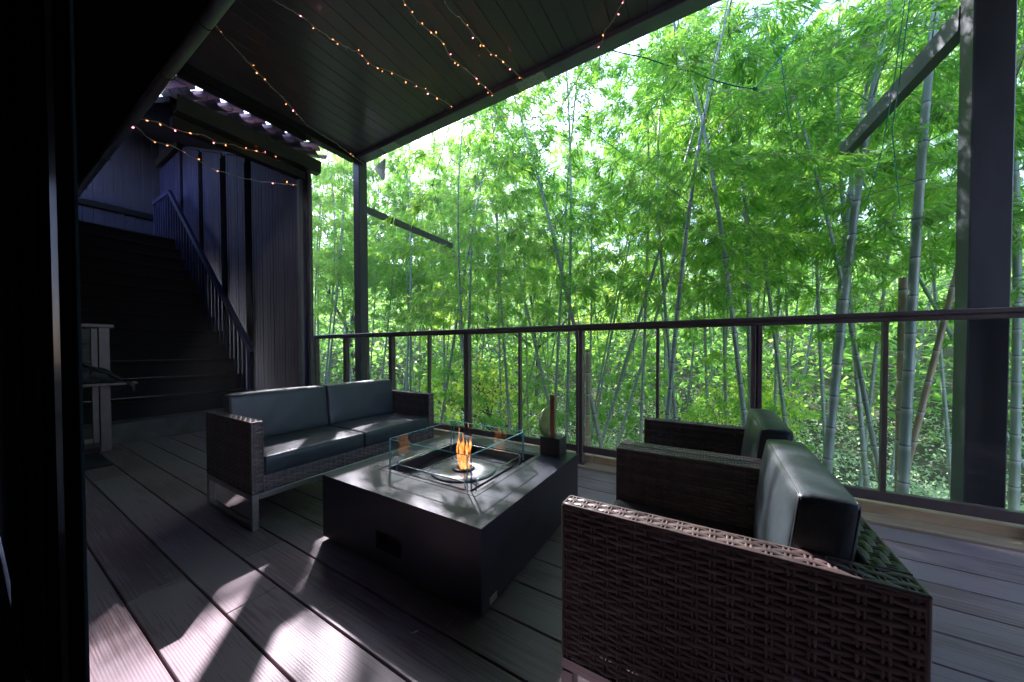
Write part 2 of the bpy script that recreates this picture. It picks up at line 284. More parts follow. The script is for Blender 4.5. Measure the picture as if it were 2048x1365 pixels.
# ------------------------------------------------------------------ geometry helpers
class MB:
    def __init__(s): s.v = []; s.f = []; s.sm = []
    def add(s, vs, fs, smooth=False):
        o = len(s.v); s.v += [tuple(p) for p in vs]; s.f += [tuple(i + o for i in f) for f in fs]; s.sm += [smooth] * len(fs); return s
    def box(s, x0, x1, y0, y1, z0, z1):
        return s.add([(x0, y0, z0), (x1, y0, z0), (x1, y1, z0), (x0, y1, z0), (x0, y0, z1), (x1, y0, z1), (x1, y1, z1), (x0, y1, z1)],
                     [(0, 3, 2, 1), (4, 5, 6, 7), (0, 1, 5, 4), (1, 2, 6, 5), (2, 3, 7, 6), (3, 0, 4, 7)])
    def bbox(s, x0, x1, y0, y1, z0, z1, r=.004):       # box with chamfered edges
        import itertools
        X, Y, Z = (x0, x1), (y0, y1), (z0, z1); vs = []; idx = {}
        for a, b, c in itertools.product((0, 1), repeat=3):
            sx, sy, sz = (1 - 2 * a), (1 - 2 * b), (1 - 2 * c)
            for ax in range(3):
                p = [X[a] + sx * r, Y[b] + sy * r, Z[c] + sz * r]; p[ax] = (X[a], Y[b], Z[c])[ax]
                idx[(a, b, c, ax)] = len(vs); vs.append(tuple(p))
        fs = []
        for ax in range(3):
            o = [i for i in range(3) if i != ax]
            for q in (0, 1):
                loop = []
                for u, w in ((0, 0), (1, 0), (1, 1), (0, 1)):
                    k = [0, 0, 0]; k[ax] = q; k[o[0]] = u; k[o[1]] = w; loop.append(idx[(*k, ax)])
                fs.append(tuple(loop))
        for ax in range(3):                            # edges along ax
            o = [i for i in range(3) if i != ax]
            for u in (0, 1):
                for w in (0, 1):
                    k0 = [0, 0, 0]; k0[o[0]] = u; k0[o[1]] = w; k1 = list(k0); k1[ax] = 1
                    fs.append((idx[(*k0, o[0])], idx[(*k1, o[0])], idx[(*k1, o[1])], idx[(*k0, o[1])]))
        for k in itertools.product((0, 1), repeat=3): fs.append((idx[(*k, 0)], idx[(*k, 1)], idx[(*k, 2)]))
        c = Vector(((x0 + x1) / 2, (y0 + y1) / 2, (z0 + z1) / 2)); out = []
        for f in fs:
            p = [Vector(vs[i]) for i in f]; n = (p[1] - p[0]).cross(p[2] - p[0])
            out.append(f if n.dot(sum(p, Vector()) / len(p) - c) > 0 else f[::-1])
        return s.add(vs, out)
    def tube(s, pts, r, n=8, cap=True, smooth=True):
        pts = [Vector(p) for p in pts]; k = len(pts); rr = r if isinstance(r, (list, tuple)) else [r] * k
        vs = []; up = None
        for i, p in enumerate(pts):
            d = (pts[min(i + 1, k - 1)] - pts[max(i - 1, 0)]).normalized()
            if up is None:
                a = Vector((0, 0, 1)) if abs(d.z) < .9 else Vector((1, 0, 0)); up = (a - d * a.dot(d)).normalized()
            else: up = (up - d * up.dot(d)).normalized()
            w = d.cross(up)
            for j in range(n):
                t = 2 * PI * j / n; vs.append(p + (up * math.cos(t) + w * math.sin(t)) * rr[i])
        fs = [(i * n + j, i * n + (j + 1) % n, (i + 1) * n + (j + 1) % n, (i + 1) * n + j) for i in range(k - 1) for j in range(n)]
        s.add(vs, fs, smooth)
        if cap: s.add(vs[:n], [tuple(range(n))[::-1]]); s.add(vs[-n:], [tuple(range(n))])
        return s
    def bar(s, a, b, w, h, up=(0, 0, 1)):
        a, b = Vector(a), Vector(b); d = (b - a).normalized(); u = Vector(up); u = (u - d * u.dot(d)).normalized(); r = d.cross(u)
        vs = [p + r * i * w / 2 + u * j * h / 2 for p in (a, b) for i, j in ((-1, -1), (1, -1), (1, 1), (-1, 1))]
        return s.add(vs, [(0, 1, 2, 3), (7, 6, 5, 4), (0, 4, 5, 1), (1, 5, 6, 2), (2, 6, 7, 3), (3, 7, 4, 0)])
    def lathe(s, prof, c=(0, 0, 0), n=48, smooth=True):
        vs = [(c[0] + r * math.cos(2 * PI * j / n), c[1] + r * math.sin(2 * PI * j / n), c[2] + z) for r, z in prof for j in range(n)]
        return s.add(vs, [(i * n + j, i * n + (j + 1) % n, (i + 1) * n + (j + 1) % n, (i + 1) * n + j) for i in range(len(prof) - 1) for j in range(n)], smooth)
    def build(s, name, mat, parent=None):
        me = bpy.data.meshes.new(name); me.from_pydata(s.v, [], s.f)
        me.polygons.foreach_set('use_smooth', s.sm); me.materials.append(mat); me.update()
        o = bpy.data.objects.new(name, me); COL.objects.link(o)
        if parent: o.parent = parent
        return o
def np_mesh(name, verts, quads, mat, parent=None, link=True):
    me = bpy.data.meshes.new(name); nv, nf = len(verts), len(quads)
    me.vertices.add(nv); me.vertices.foreach_set('co', verts.astype(np.float32).ravel())
    me.loops.add(nf * 4); me.loops.foreach_set('vertex_index', quads.astype(np.int32).ravel())
    me.polygons.add(nf); me.polygons.foreach_set('loop_start', np.arange(nf, dtype=np.int32) * 4)
    me.polygons.foreach_set('use_smooth', np.ones(nf, dtype=bool))
    me.materials.append(mat); me.update(calc_edges=True)
    if not link: return me
    o = bpy.data.objects.new(name, me); COL.objects.link(o)
    if parent: o.parent = parent
    return o
def tag(o, label=None, cat=None, group=None, kind=None):
    if label: o['label'] = label
    if cat: o['category'] = cat
    if group: o['group'] = group
    if kind: o['kind'] = kind
    return o
def thing(name, label, cat, loc=(0, 0, 0), rz=0, group=None):
    o = bpy.data.objects.new(name, None); COL.objects.link(o); o.location = loc; o.rotation_euler = (0, 0, rz); o.empty_display_size = .1
    return tag(o, label, cat, group)
def kids(o): return [c for c in bpy.data.objects if c.parent == o]
def copy_tree(o, parent=None):
    c = o.copy(); COL.objects.link(c); c.parent = parent
    for ch in kids(o): copy_tree(ch, c)
    return c

# ------------------------------------------------------------------ wicker
def weave(mb, o, u, v, W, H, n=None, pu=.0325, pv=.0134, amp=.0022, hw=.0066):
    """basket weave on a W x H panel: strands run along u, stakes along v, outside = u x v (or n)"""
    o, u, v = Vector(o), Vector(u), Vector(v); n = Vector(n) if n else u.cross(v)
    rows = max(1, round(H / pv)); pv = H / rows; cols = max(1, round(W / pu)); pu = W / cols
    ku = 4; steps = cols * ku
    prof = ((-hw, 0), (-hw * .55, .0019), (hw * .55, .0019), (hw, 0))
    hw_scale = pv / .0134
    for j in range(rows):
        vc = (j + .5) * pv; vs = []
        for i in range(steps + 1):
            s_ = i * pu / ku; h = amp * math.cos(PI * (s_ / pu + .5 + j)) if True else 0
            h = amp * math.cos(PI * (s_ / pu - .5 + j))
            for a, b in prof: vs.append(o + u * s_ + v * (vc + a * hw_scale) + n * (h + b))
        fs = [(i * 4 + k, (i + 1) * 4 + k, (i + 1) * 4 + k + 1, i * 4 + k + 1) for i in range(steps) for k in range(3)]
        mb.add(vs, fs, True)
    for c in range(cols):
        for q in (-.0043, .0043):
            s_ = (c + .5) * pu + q; r = .0028
            vs = []
            for t in (0, H):
                for a, b in ((-r, -.001), (-r * .6, r * .8), (r * .6, r * .8), (r, -.001)):
                    vs.append(o + u * (s_ + a) + v * t + n * b)
            mb.add(vs, [(k, 4 + k, 5 + k, k + 1) for k in range(3)], True)
    return mb
def wicker_box(mb, x0, x1, y0, y1, z0, z1, faces='xXyYZ'):
    X, Y, Z = Vector((1, 0, 0)), Vector((0, 1, 0)), Vector((0, 0, 1)); i = .004
    # strands run horizontally round the walls, and lengthways on the top
    if 'x' in faces: weave(mb, (x0 + i, y0 + i, z0), Y, Z, y1 - y0 - 2 * i, z1 - z0 - i, -X)
    if 'X' in faces: weave(mb, (x1 - i, y0 + i, z0), Y, Z, y1 - y0 - 2 * i, z1 - z0 - i, X)
    if 'y' in faces: weave(mb, (x0 + i, y0 + i, z0), X, Z, x1 - x0 - 2 * i, z1 - z0 - i, -Y)
    if 'Y' in faces: weave(mb, (x0 + i, y1 - i, z0), X, Z, x1 - x0 - 2 * i, z1 - z0 - i, Y)
    if 'Z' in faces:
        if x1 - x0 > y1 - y0: weave(mb, (x0 + i, y0 + i, z1 - i), X, Y, x1 - x0 - 2 * i, y1 - y0 - 2 * i, Z)
        else: weave(mb, (x0 + i, y0 + i, z1 - i), Y, X, y1 - y0 - 2 * i, x1 - x0 - 2 * i, Z)
    r = .0052
    for (a, b) in (((x0, y0), (x1, y0)), ((x0, y1), (x1, y1)), ((x0, y0), (x0, y1)), ((x1, y0), (x1, y1))):
        a2 = (a[0] + (r if a[0] == x0 else -r), a[1] + (r if a[1] == y0 else -r), z1 - r); b2 = (b[0] + (r if b[0] == x0 else -r), b[1] + (r if b[1] == y0 else -r), z1 - r)
        mb.tube([a2, b2], r, 6)
    for x in (x0 + r, x1 - r):
        for y in (y0 + r, y1 - r): mb.tube([(x, y, z0), (x, y, z1 - r)], r, 6)
    return mb
def cushion(name, x0, x1, y0, y1, z0, z1, parent, lean=0., puff=.014, seed=0, r=.013):
    import bmesh
    rnd = np.random.default_rng(seed); ph = rnd.uniform(0, 6, 6)
    nx, ny, nz = max(6, int((x1 - x0) / .022)), max(6, int((y1 - y0) / .022)), max(6, int((z1 - z0) / .022))
    mb = MB(); C = Vector(((x0 + x1) / 2, (y0 + y1) / 2, (z0 + z1) / 2)); Hh = Vector(((x1 - x0) / 2, (y1 - y0) / 2, (z1 - z0) / 2))
    def ease(t): return math.sin(t * PI / 2) if True else t
    def pt(a, b, c):
        p = Vector((a * Hh.x, b * Hh.y, c * Hh.z)); q = Vector([max(-Hh[i] + r, min(Hh[i] - r, p[i])) for i in range(3)])
        d = p - q
        if d.length > 1e-7: p = q + d.normalized() * r
        e = [(1 - a * a), (1 - b * b), (1 - c * c)]
        sp = Vector((a * abs(a) ** 3 * e[1] ** .5 * e[2] ** .5 if abs(a) > .99 else 0, 0, 0))
        s_ = Hh.length
        if abs(a) > .999: p.x += math.copysign(puff * (e[1] * e[2]) ** .5 + .0016 * math.sin(9 * b + ph[0]) * math.sin(5 * c + ph[1]), a)
        if abs(b) > .999: p.y += math.copysign(puff * .5 * (e[0] * e[2]) ** .5, b)
        if abs(c) > .999: p.z += math.copysign(puff * (e[0] * e[1]) ** .5 + .0016 * math.sin(7 * a + ph[2]) * math.sin(8 * b + ph[3]), c)
        p += C; p.x -= lean * (p.z - z0); return p
    def grid(f, n1, n2):
        vs = [f(1 - 2 * ((1 - math.cos(PI * i / n1)) / 2), 1 - 2 * ((1 - math.cos(PI * j / n2)) / 2)) for i in range(n1 + 1) for j in range(n2 + 1)]
        return vs, [(i * (n2 + 1) + j, (i + 1) * (n2 + 1) + j, (i + 1) * (n2 + 1) + j + 1, i * (n2 + 1) + j + 1) for i in range(n1) for j in range(n2)]
    for s_ in (-1, 1):
        for f, a, b in ((lambda p, q: pt(s_, p, q), ny, nz), (lambda p, q: pt(p, s_, q), nx, nz), (lambda p, q: pt(p, q, s_), nx, ny)):
            mb.add(*grid(f, a, b), True)
    o = mb.build(name, M['leather'], parent)
    bm = bmesh.new(); bm.from_mesh(o.data); bmesh.ops.remove_doubles(bm, verts=bm.verts, dist=.0004); bmesh.ops.recalc_face_normals(bm, faces=bm.faces)
    bm.to_mesh(o.data); bm.free()
    # piping along the front and rear seams
    pm = MB(); k = .0036
    for s_ in (0, 1):
        if (x1 - x0) < (z1 - z0): a = (x0 + k) if s_ == 0 else (x1 - k); q = [(a, y0 + k, z0 + k), (a, y1 - k, z0 + k), (a, y1 - k, z1 - k), (a, y0 + k, z1 - k)]
        else: a = (z0 + k) if s_ == 0 else (z1 - k); q = [(x0 + k, y0 + k, a), (x1 - k, y0 + k, a), (x1 - k, y1 - k, a), (x0 + k, y1 - k, a)]
        ax = 0 if (x1 - x0) < (z1 - z0) else 2; lp = []
        for i in range(4):
            p, a_, b_ = Vector(q[i]), Vector(q[i - 1]), Vector(q[(i + 1) % 4]); rr = .011
            for t in (0, .5, 1): u = (p + (a_ - p).normalized() * rr).lerp(p + (b_ - p).normalized() * rr, t); lp.append(u.lerp(p, .35) if t == .5 else u)
        lp.append(lp[0]); pm.tube([Vector((p.x - lean * (p.z - z0), p.y, p.z)) for p in lp], .0026, 6, cap=False)
    pm.build('piping', M['leather'], o)
    return o

def seat(name, label, cat, loc, rz, W, n, group=None, D=.642, seed=0):
    """local: back at x=0, front at x=D, width along y"""
    t = thing(name, label, cat, loc, rz, group); a = .062; zt, zb = .6, .2
    for y0, y1 in ((0, a), (W - a, W)):
        wicker_box(MB(), 0, D, y0, y1, zb, zt).build('armrest', M['wicker'], t)
    mb = MB(); wicker_box(mb, 0, .062, a, W - a, zb, zt, 'xXZ'); mb.build('backrest', M['wicker'], t)
    mb = MB(); weave(mb, (D - .012, a, zb), (0, 1, 0), (0, 0, 1), W - 2 * a, .088, (1, 0, 0)); mb.box(.07, D - .02, a + .004, W - a - .004, zb + .05, zb + .08)
    mb.build('seat_base', M['wicker'], t)
    fr = MB(); h = .034
    fr.bbox(0, D, 0, h, .166, zb - .001, .003); fr.bbox(0, D, W - h, W, .166, zb - .001, .003); fr.bbox(D - h, D, h, W - h, .166, zb - .001, .003); fr.bbox(0, h, h, W - h, .166, zb - .001, .003)
    f = fr.build('frame', M['satin_steel'], t)
    for y0 in (0, W - h):
        for x0 in (0, D - h):
            MB().bbox(x0, x0 + h, y0, y0 + h, 0, .166, .003).build('leg', M['satin_steel'], t)
        MB().bbox(h, D - h, y0 + .004, y0 + h - .004, .001, .022, .002).build('floor_bar', M['satin_steel'], t)
    w = (W - 2 * a) / n
    for i in range(n):
        y0 = a + i * w + .003; y1 = a + (i + 1) * w - .003
        cushion('seat_cushion', .10, D - .004, y0, y1, .287, .395, t, 0, .007, seed + i)
        cushion('back_cushion', .10, .195, y0 + .002, y1 - .002, .40, .705, t, .12, .011, seed + 9 + i)
    return t
seat('wicker_sofa', 'long two-cushion dark wicker sofa with charcoal cushions facing the fire table', 'sofa', (-2.79, .8135, 0), 0, 1.385, 2, seed=1)
seat('wicker_armchair', 'dark wicker armchair nearest the viewer, big woven side and steel legs', 'armchair', (.305, 1.428, 0), PI, .6265, 1, 'pair of armchairs', seed=21)
seat('wicker_armchair', 'dark wicker armchair next to the glass railing, beyond its twin', 'armchair', (.305, 2.062, 0), PI, .6265, 1, 'pair of armchairs', seed=31)

# ------------------------------------------------------------------ deck and ground (setting)
mb = MB(); y = -1.30; pitch = .1803; y0s = .504 - 10 * .1803
ys = [y0s + i * pitch for i in range(0, 40)]
rr = random.Random(5)
for y in ys:
    if y < -1.2 or y > 2.6: continue
    x = -5.36; y1 = min(y + pitch, 2.70)
    cuts = []; x = -5.36 - rr.uniform(.2, 1.6)
    while x < 4.2:
        x2 = x + 2.45
        a, b = max(x, -5.36), min(x2 - .0025, 4.2)
        if b - a > .01: mb.bbox(a, b, y + .0035, y1 - .0035, -.03, 0, .0022)
        x = x2
tag(mb.build('deck', M['deck']), kind='structure')
o = MB().box(-5.4, 4.25, -1.2, 2.83, -.12, -.034).build('deck_substructure', M['deck_dark']); o['kind'] = 'structure'
mb = MB(); x = -5.36
while x < 4.2:
    x2 = min(x + rr.uniform(1.2, 1.9), 4.25); mb.bbox(x, x2 - .006, 2.704, 2.835, -.03, .004, .004); mb.bbox(x + .1, x2 + .09, 2.84, 2.915, -.04, .066, .006); x = x2
o = mb.build('kerb', M['tan']); o['kind'] = 'structure'
# ground: one sheet with a valley and a hillside beyond
def gz(x, y):
    d = y - 3
    z = -2.3 - .25 * max(0, min(d, 5)) / 5
    r = math.hypot(x + 1.5, y)
    t = max(0, r - 11); z += 14. * (1 - math.exp(-(t / 22) ** 1.4)) + .25 * math.sin(x * .5) * math.sin(y * .37)
    if y < 3: z = -2.3
    return z
n = 120; xs = np.concatenate([np.linspace(-140, -40, 14), np.linspace(-38, 38, 77), np.linspace(42, 140, 14)]); yy = np.concatenate([np.linspace(-60, -2, 8), np.linspace(0, 50, 60), np.linspace(54, 150, 16)])
V = np.array([(x, y, gz(x, y)) for x in xs for y in yy]); ny_ = len(yy)
Q = np.array([(i * ny_ + j, (i + 1) * ny_ + j, (i + 1) * ny_ + j + 1, i * ny_ + j + 1) for i in range(len(xs) - 1) for j in range(ny_ - 1)])
o = np_mesh('ground', V, Q, M['dirt']); o['kind'] = 'structure'

# ------------------------------------------------------------------ fire table
T = thing('fire_table', 'low square charcoal metal fire table in the middle of the deck', 'fire table', (-1.2375, 1.4825, 0))
hx, hy = .514, .506; zt = .3414; w0, w1, v0, v1 = -.30, .30, -.27, .345      # well opening (local)
mb = MB(); vx0, vx1, vz0, vz1 = -.083, .087, .088, .172
mb.box(-hx, vx0, -hy, -hy + .012, .02, zt - .004); mb.box(vx1, hx, -hy, -hy + .012, .02, zt - .004); mb.box(vx0, vx1, -hy, -hy + .012, .02, vz0); mb.box(vx0, vx1, -hy, -hy + .012, vz1, zt - .004)
mb.box(hx - .012, hx, -hy + .012, hy, .02, zt - .004); mb.box(-hx, -hx + .012, -hy + .012, hy, .02, zt - .004); mb.box(-hx + .012, hx - .012, hy - .012, hy, .02, zt - .004)
mb.build('body', M['table'], T)
mb = MB(); e = .0008
mb.bbox(-hx - e, hx + e, -hy - e, v0, zt - .0035, zt, .0012); mb.bbox(-hx - e, hx + e, v1, hy + e, zt - .0035, zt, .0012); mb.box(-hx, w0, v0, v1, zt - .0033, zt - .0002); mb.box(w1, hx, v0, v1, zt - .0033, zt - .0002)
mb.build('table_top', M['table'], T)
mb = MB(); mb.box(-hx + .03, hx - .03, -hy + .03, hy - .03, 0, .02); mb.build('plinth', M['black'], T)
mb = MB(); d = .06                                   # recessed vent box
mb.box(vx0 - .006, vx1 + .006, -hy + d, -hy + d + .006, vz0 - .006, vz1 + .006); mb.box(vx0 - .006, vx0, -hy + .012, -hy + d, vz0, vz1); mb.box(vx1, vx1 + .006, -hy + .012, -hy + d, vz0, vz1)
mb.box(vx0, vx1, -hy + .012, -hy + d, vz0 - .006, vz0); mb.box(vx0, vx1, -hy + .012, -hy + d, vz1, vz1 + .006)
o = mb.build('vent', M['black'], T); MB().lathe([(0, .006), (.004, .006), (.005, 0)], (0, 0, 0), 12).build('knob', M['chrome'], o); k = o.children[0] if o.children else None
if k: k.location = (-.035, -hy + .055, .125); k.rotation_euler = (PI / 2, 0, 0)
mb = MB(); zb = .283; b = .05
mb.box(w0 - .004, w0, v0, v1, zb, zt - .0036); mb.box(w1, w1 + .004, v0, v1, zb, zt - .0036); mb.box(w0, w1, v0 - .004, v0, zb, zt - .0036); mb.box(w0, w1, v1, v1 + .004, zb, zt - .0036); mb.box(w0, w1, v0, v1, zb - .006, zb)
mb.build('burner_well', M['well'], T)
mb = MB()                                            # thin raised trim around the opening
for q in ((w0 - .034, w1 + .034, v0 - .034, v0 - .028), (w0 - .034, w1 + .034, v1 + .028, v1 + .034), (w0 - .034, w0 - .028, v0 - .028, v1 + .028), (w1 + .028, w1 + .034, v0 - .028, v1 + .028)):
    mb.box(*q, zt + .0006, zt + .002)
mb.build('well_trim', M['black'], T)
cx_, cy_ = -.012, .035
mb = MB(); mb.box(cx_ - .205, cx_ + .205, cy_ - .205, cy_ + .205, zb + .0005, zb + .006); mb.build('burner_plate', M['table'], T)
mb = MB()
for q in ((-.21, .21, -.21, -.205), (-.21, .21, .205, .21), (-.21, -.205, -.205, .205), (.205, .21, -.205, .205)):
    mb.box(cx_ + q[0], cx_ + q[1], cy_ + q[2], cy_ + q[3], zb + .0006, zb + .009)
mb.build('plate_rim', M['black'], T)
o = MB().lathe([(.062, .012), (.064, .0145), (.186, .0145), (.188, .0105), (.186, .009)], (0, 0, 0), 72).build('steel_disc', M['disc'], T); o.location = (cx_, cy_, zb)
o = MB().lathe([(.034, .0), (.036, .022), (.042, .026), (.05, .022), (.056, .026), (.062, .022), (.066, .0146)], (0, 0, 0), 48).build('burner_ring', M['black'], T); o.location = (cx_, cy_, zb)
o = MB().lathe([(0, .006), (.034, .006)], (0, 0, 0), 32).build('burner_cup', M['black'], T); o.location = (cx_, cy_, zb)
# flame: twisted tapering tongues
def tongue(mb, x, y, h, r, ph, bend, z0=0.):
    pts = []; rad = []
    for i in range(15):
        t = i / 14
        pts.append((x + bend * t * t + .008 * math.sin(7 * t + ph) * (t + .2), y + .007 * math.sin(9 * t + ph * 1.7), z0 + h * t))
        rad.append(max(.0006, r * (math.sin(PI * min(1, (t + .12) * .92)) ** .75) * (1 - .35 * t) * (1 + .35 * math.sin(11 * t + ph * 2))))
    mb.tube(pts, rad, 9)
fm = MB(); rf = random.Random(3)
for x, y, h, r, ph, bd in ((.0, 0, .205, .017, .4, -.012), (-.018, .006, .155, .018, 2.0, -.020), (.018, -.005, .17, .015, 3.1, .006), (.030, .01, .265, .0078, 4.5, .004), (-.006, -.012, .10, .012, 5.2, .006),
                           (-.032, -.004, .235, .0052, 1.0, .004), (.012, .013, .09, .013, .2, .0), (-.018, .012, .07, .010, 2.6, -.008), (.004, -.016, .05, .012, 1.9, 0)):
    tongue(fm, x * 1.15, y * 1.1, h * 1.02, r, ph, bd)
o = fm.build('flame', M['flame'], T); o.location = (cx_, cy_, zb + .015)
# glass wind guard
gx0, gx1, gy0, gy1, gz0, gz1 = -.272, .285, -.285, .235, zt + .0022, .512; g = .012
for q in (('x', gx0 + g, gx1 - g, gy0), ('x', gx0 + g, gx1 - g, gy1), ('y', gy0 + g, gy1 - g, gx0), ('y', gy0 + g, gy1 - g, gx1)):
    a, p0, p1, c = q; t = .0028
    mb = MB(); me = MB(); ew = .0022
    def bx(m_, u0, u1, z0, z1, tt):
        if a == 'x': m_.box(u0, u1, c - tt, c + tt, z0, z1)
        else: m_.box(c - tt, c + tt, u0, u1, z0, z1)
    bx(mb, p0 + ew, p1 - ew, gz0, gz1 - ew, .0001 + t * .8)
    bx(me, p0, p0 + ew, gz0, gz1, t); bx(me, p1 - ew, p1, gz0, gz1, t); bx(me, p0 + ew, p1 - ew, gz1 - ew, gz1, t)
    o = mb.build('glass_pane', M['guard_glass'], T); me.build('pane_edge', M['glass_edge'], o)
def ubar(a, b, z, h):
    a, b = Vector(a), Vector(b); d = (b - a).normalized(); r = .018; pts = [a + Vector((0, 0, -h))]
    for k in range(6): t = PI / 2 * k / 5; pts.append(a + Vector((0, 0, 0)) + d * r * (1 - math.cos(t)) + Vector((0, 0, -r + r * math.sin(t))))
    for k in range(6): t = PI / 2 * (1 - k / 5); pts.append(b - d * r * (1 - math.cos(t)) + Vector((0, 0, -r + r * math.sin(t))))
    pts.append(b + Vector((0, 0, -h))); return MB().tube(pts, .0035, 8)
zz = zt + .028
for a, b in (((gx0 + .03, gy0 + .03, zz), (gx1 - .05, gy0 + .03, zz)), ((gx0 + .03, gy1 - .0, zz), (gx1 - .03, gy1 - .0, zz)), ((gx0 + .012, gy0 + .05, zz), (gx0 + .012, gy1 - .03, zz)), ((gx1 - .016, gy0 + .07, zz), (gx1 - .016, gy1 - .03, zz))):
    ubar(a, b, 0, .085).build('guard_rail', M['chrome'], T)
MB().bbox(hx, hx + .003, -hy + .052, -hy + .1, .024, .052, .001).build('badge', M['plate'], T)

# ornament on the table
G = thing('gong_ornament', 'copper slab and round brass disc on a black cube, on the table corner', 'ornament', (-.862, 1.925, zt + .0005))
MB().bbox(-.066, .066, -.055, .055, 0, .108, .0025).build('base', M['black'], G)
MB().bbox(-.004, .026, -.042, -.022, .108, .372, .0018).build('slab', M['copper'], G)
o = MB().lathe([(0, .006), (.078, .005), (.086, .003), (.087, -.003), (.078, -.005), (0, -.006)], (0, 0, 0), 56).build('disc', M['brass'], G)
o.location = (-.05, .0, .108 + .086); o.rotation_euler = (0, PI / 2, math.radians(-3))
MB().lathe([(.0, .0007), (.010, .0007), (.010, 0)], (.043, .02, .108), 20).build('socket', M['rubber'], G)

# ------------------------------------------------------------------ glass railing
R = thing('glass_railing', 'long brown metal railing with clear glass panels along the deck edge', 'railing', (0, 2.81, 0))
posts = [-5.16, -4.41, -3.455, -2.25, -1.0, .245, 1.48, 2.72]; mids = [-3.935, -2.815, -1.607, -.374, .855, 2.1]
mb = MB(); mb.bbox(-5.32, 4.1, -.036, .036, 1.178, 1.207, .005); mb.bbox(-5.32, 4.1, -.022, .022, 1.150, 1.177, .003); mb.build('top_rail', M['bronze'], R)
mb = MB()
for i in range(len(posts) - 1): mb.bbox(posts[i] + .032, posts[i + 1] - .032, -.022, .022, .096, .155, .003)
mb.build('bottom_rail', M['bronze'], R)
for x in posts:
    mb = MB(); mb.bbox(x - .031, x - .004, -.03, .03, .008, 1.15, .003); mb.bbox(x + .004, x + .031, -.03, .03, .008, 1.15, .003); mb.box(x - .004, x + .004, -.012, .012, .009, 1.149)
    mb.bbox(x - .055, x + .055, -.062, .04, .005, .0125, .002)
    mb.build('post', M['bronze'], R)
for x in mids: MB().bbox(x - .011, x + .011, -.02, .02, .155, 1.15, .002).build('baluster', M['bronze'], R)
al = sorted(posts[:] + mids)
for a, b in zip(al[:-1], al[1:]):
    mb = MB(); mb.box(a + (.031 if a in posts else .0115), b - (.031 if b in posts else .0115), -.004, .004, .1555, 1.1495); mb.build('glass_panel', M['glass'], R)

# ------------------------------------------------------------------ porch roof with columns
RF = thing('porch_roof', 'dark metal porch roof on grey square columns over the deck', 'roof', (0, 0, 0))
mb = MB(); x = -4.33
while x < 4.5:
    mb.bbox(x + .0015, x + .1415, .95, 3.0, 3.70, 3.715, .003); x += .143
mb.box(-4.34, 4.5, .95, 3.0, 3.716, 3.74)
mb.build('ceiling_panel', M['ceil'], RF)
MB().bbox(-4.42, 4.5, 2.92, 3.06, 3.65, 3.80, .006).build('eave_beam', M['beam_grey'], RF)
MB().bbox(-4.40, -4.28, 1.05, 2.917, 3.62, 3.80, .006).build('end_beam', M['black'], RF)
MB().bbox(-4.345, -4.315, 1.1, 2.262, 3.56, 3.617, .004).build('fascia_board', M['black'], RF)
vs = []; fs = []; x = -4.7; k = 0                     # trapezoid sheet on top
prof = [(0, 0), (.06, .035), (.13, .035), (.19, 0), (.3, 0)]
xs_ = []
while x < 4.6:
    for a, b in prof[:4]: xs_.append((x + a, b))
    x += .3
for a, b in xs_:
    for yy_ in (.9, 3.17): vs += [(a, yy_, 3.815 + b), (a, yy_, 3.822 + b)]
for i in range(len(xs_) - 1):
    o = i * 4; fs += [(o, o + 2, o + 6, o + 4), (o + 1, o + 5, o + 7, o + 3), (o + 2, o + 3, o + 7, o + 6), (o, o + 4, o + 5, o + 1)]
MB().add(vs, fs).build('roof_sheet', M['steel_post'], RF)
mb = MB(); x = -4.55
while x < 4.4:
    mb.bbox(x, x + .17, 3.062, 3.145, 3.74, 3.81, .004); x += .3
mb.build('rib_closer', M['beam_grey'], RF)
for x0, x1, w in ((-4.39, -4.25, 0), (1.213, 1.362, 1)):
    mb = MB(); mb.bbox(x0, x1, 2.925, 3.055, -2.6, 3.649, .006); mb.box(x0 - .001, x0 + .012, 2.9238, 2.925, 0, 3.6) if False else None
    c = mb.build('column', M['column'], RF)
    if w: MB().bar((1.245, 3.056, 2.92), (1.13, 4.75, 3.02), .075, .13).build('outrigger', M['steel_post'], c)
    else: MB().bar((-4.30, 3.056, 3.0), (-4.30, 4.9, 2.96), .06, .085).build('outrigger', M['steel_dark'], c)
    mb = MB(); mb.lathe([(.012, 0), (.012, .008), (0, .009)], (0, 0, 0), 8); 
mb = MB(); mb.add([(-4.1, 3.062, 3.55), (-3.88, 3.062, 3.60), (-3.90, 3.062, 3.33), (-4.1, 3.07, 3.55), (-3.88, 3.07, 3.60), (-3.90, 3.07, 3.33)], [(0, 2, 1), (3, 4, 5), (0, 1, 4, 3), (1, 2, 5, 4), (2, 0, 3, 5)])
mb.bar((-4.11, 3.07, 3.535), (-3.90, 3.07, 3.325), .012, .02); mb.bar((-3.885, 3.07, 3.6), (-3.905, 3.07, 3.325), .012, .014)
mb.build('gusset', M['milky'], RF)
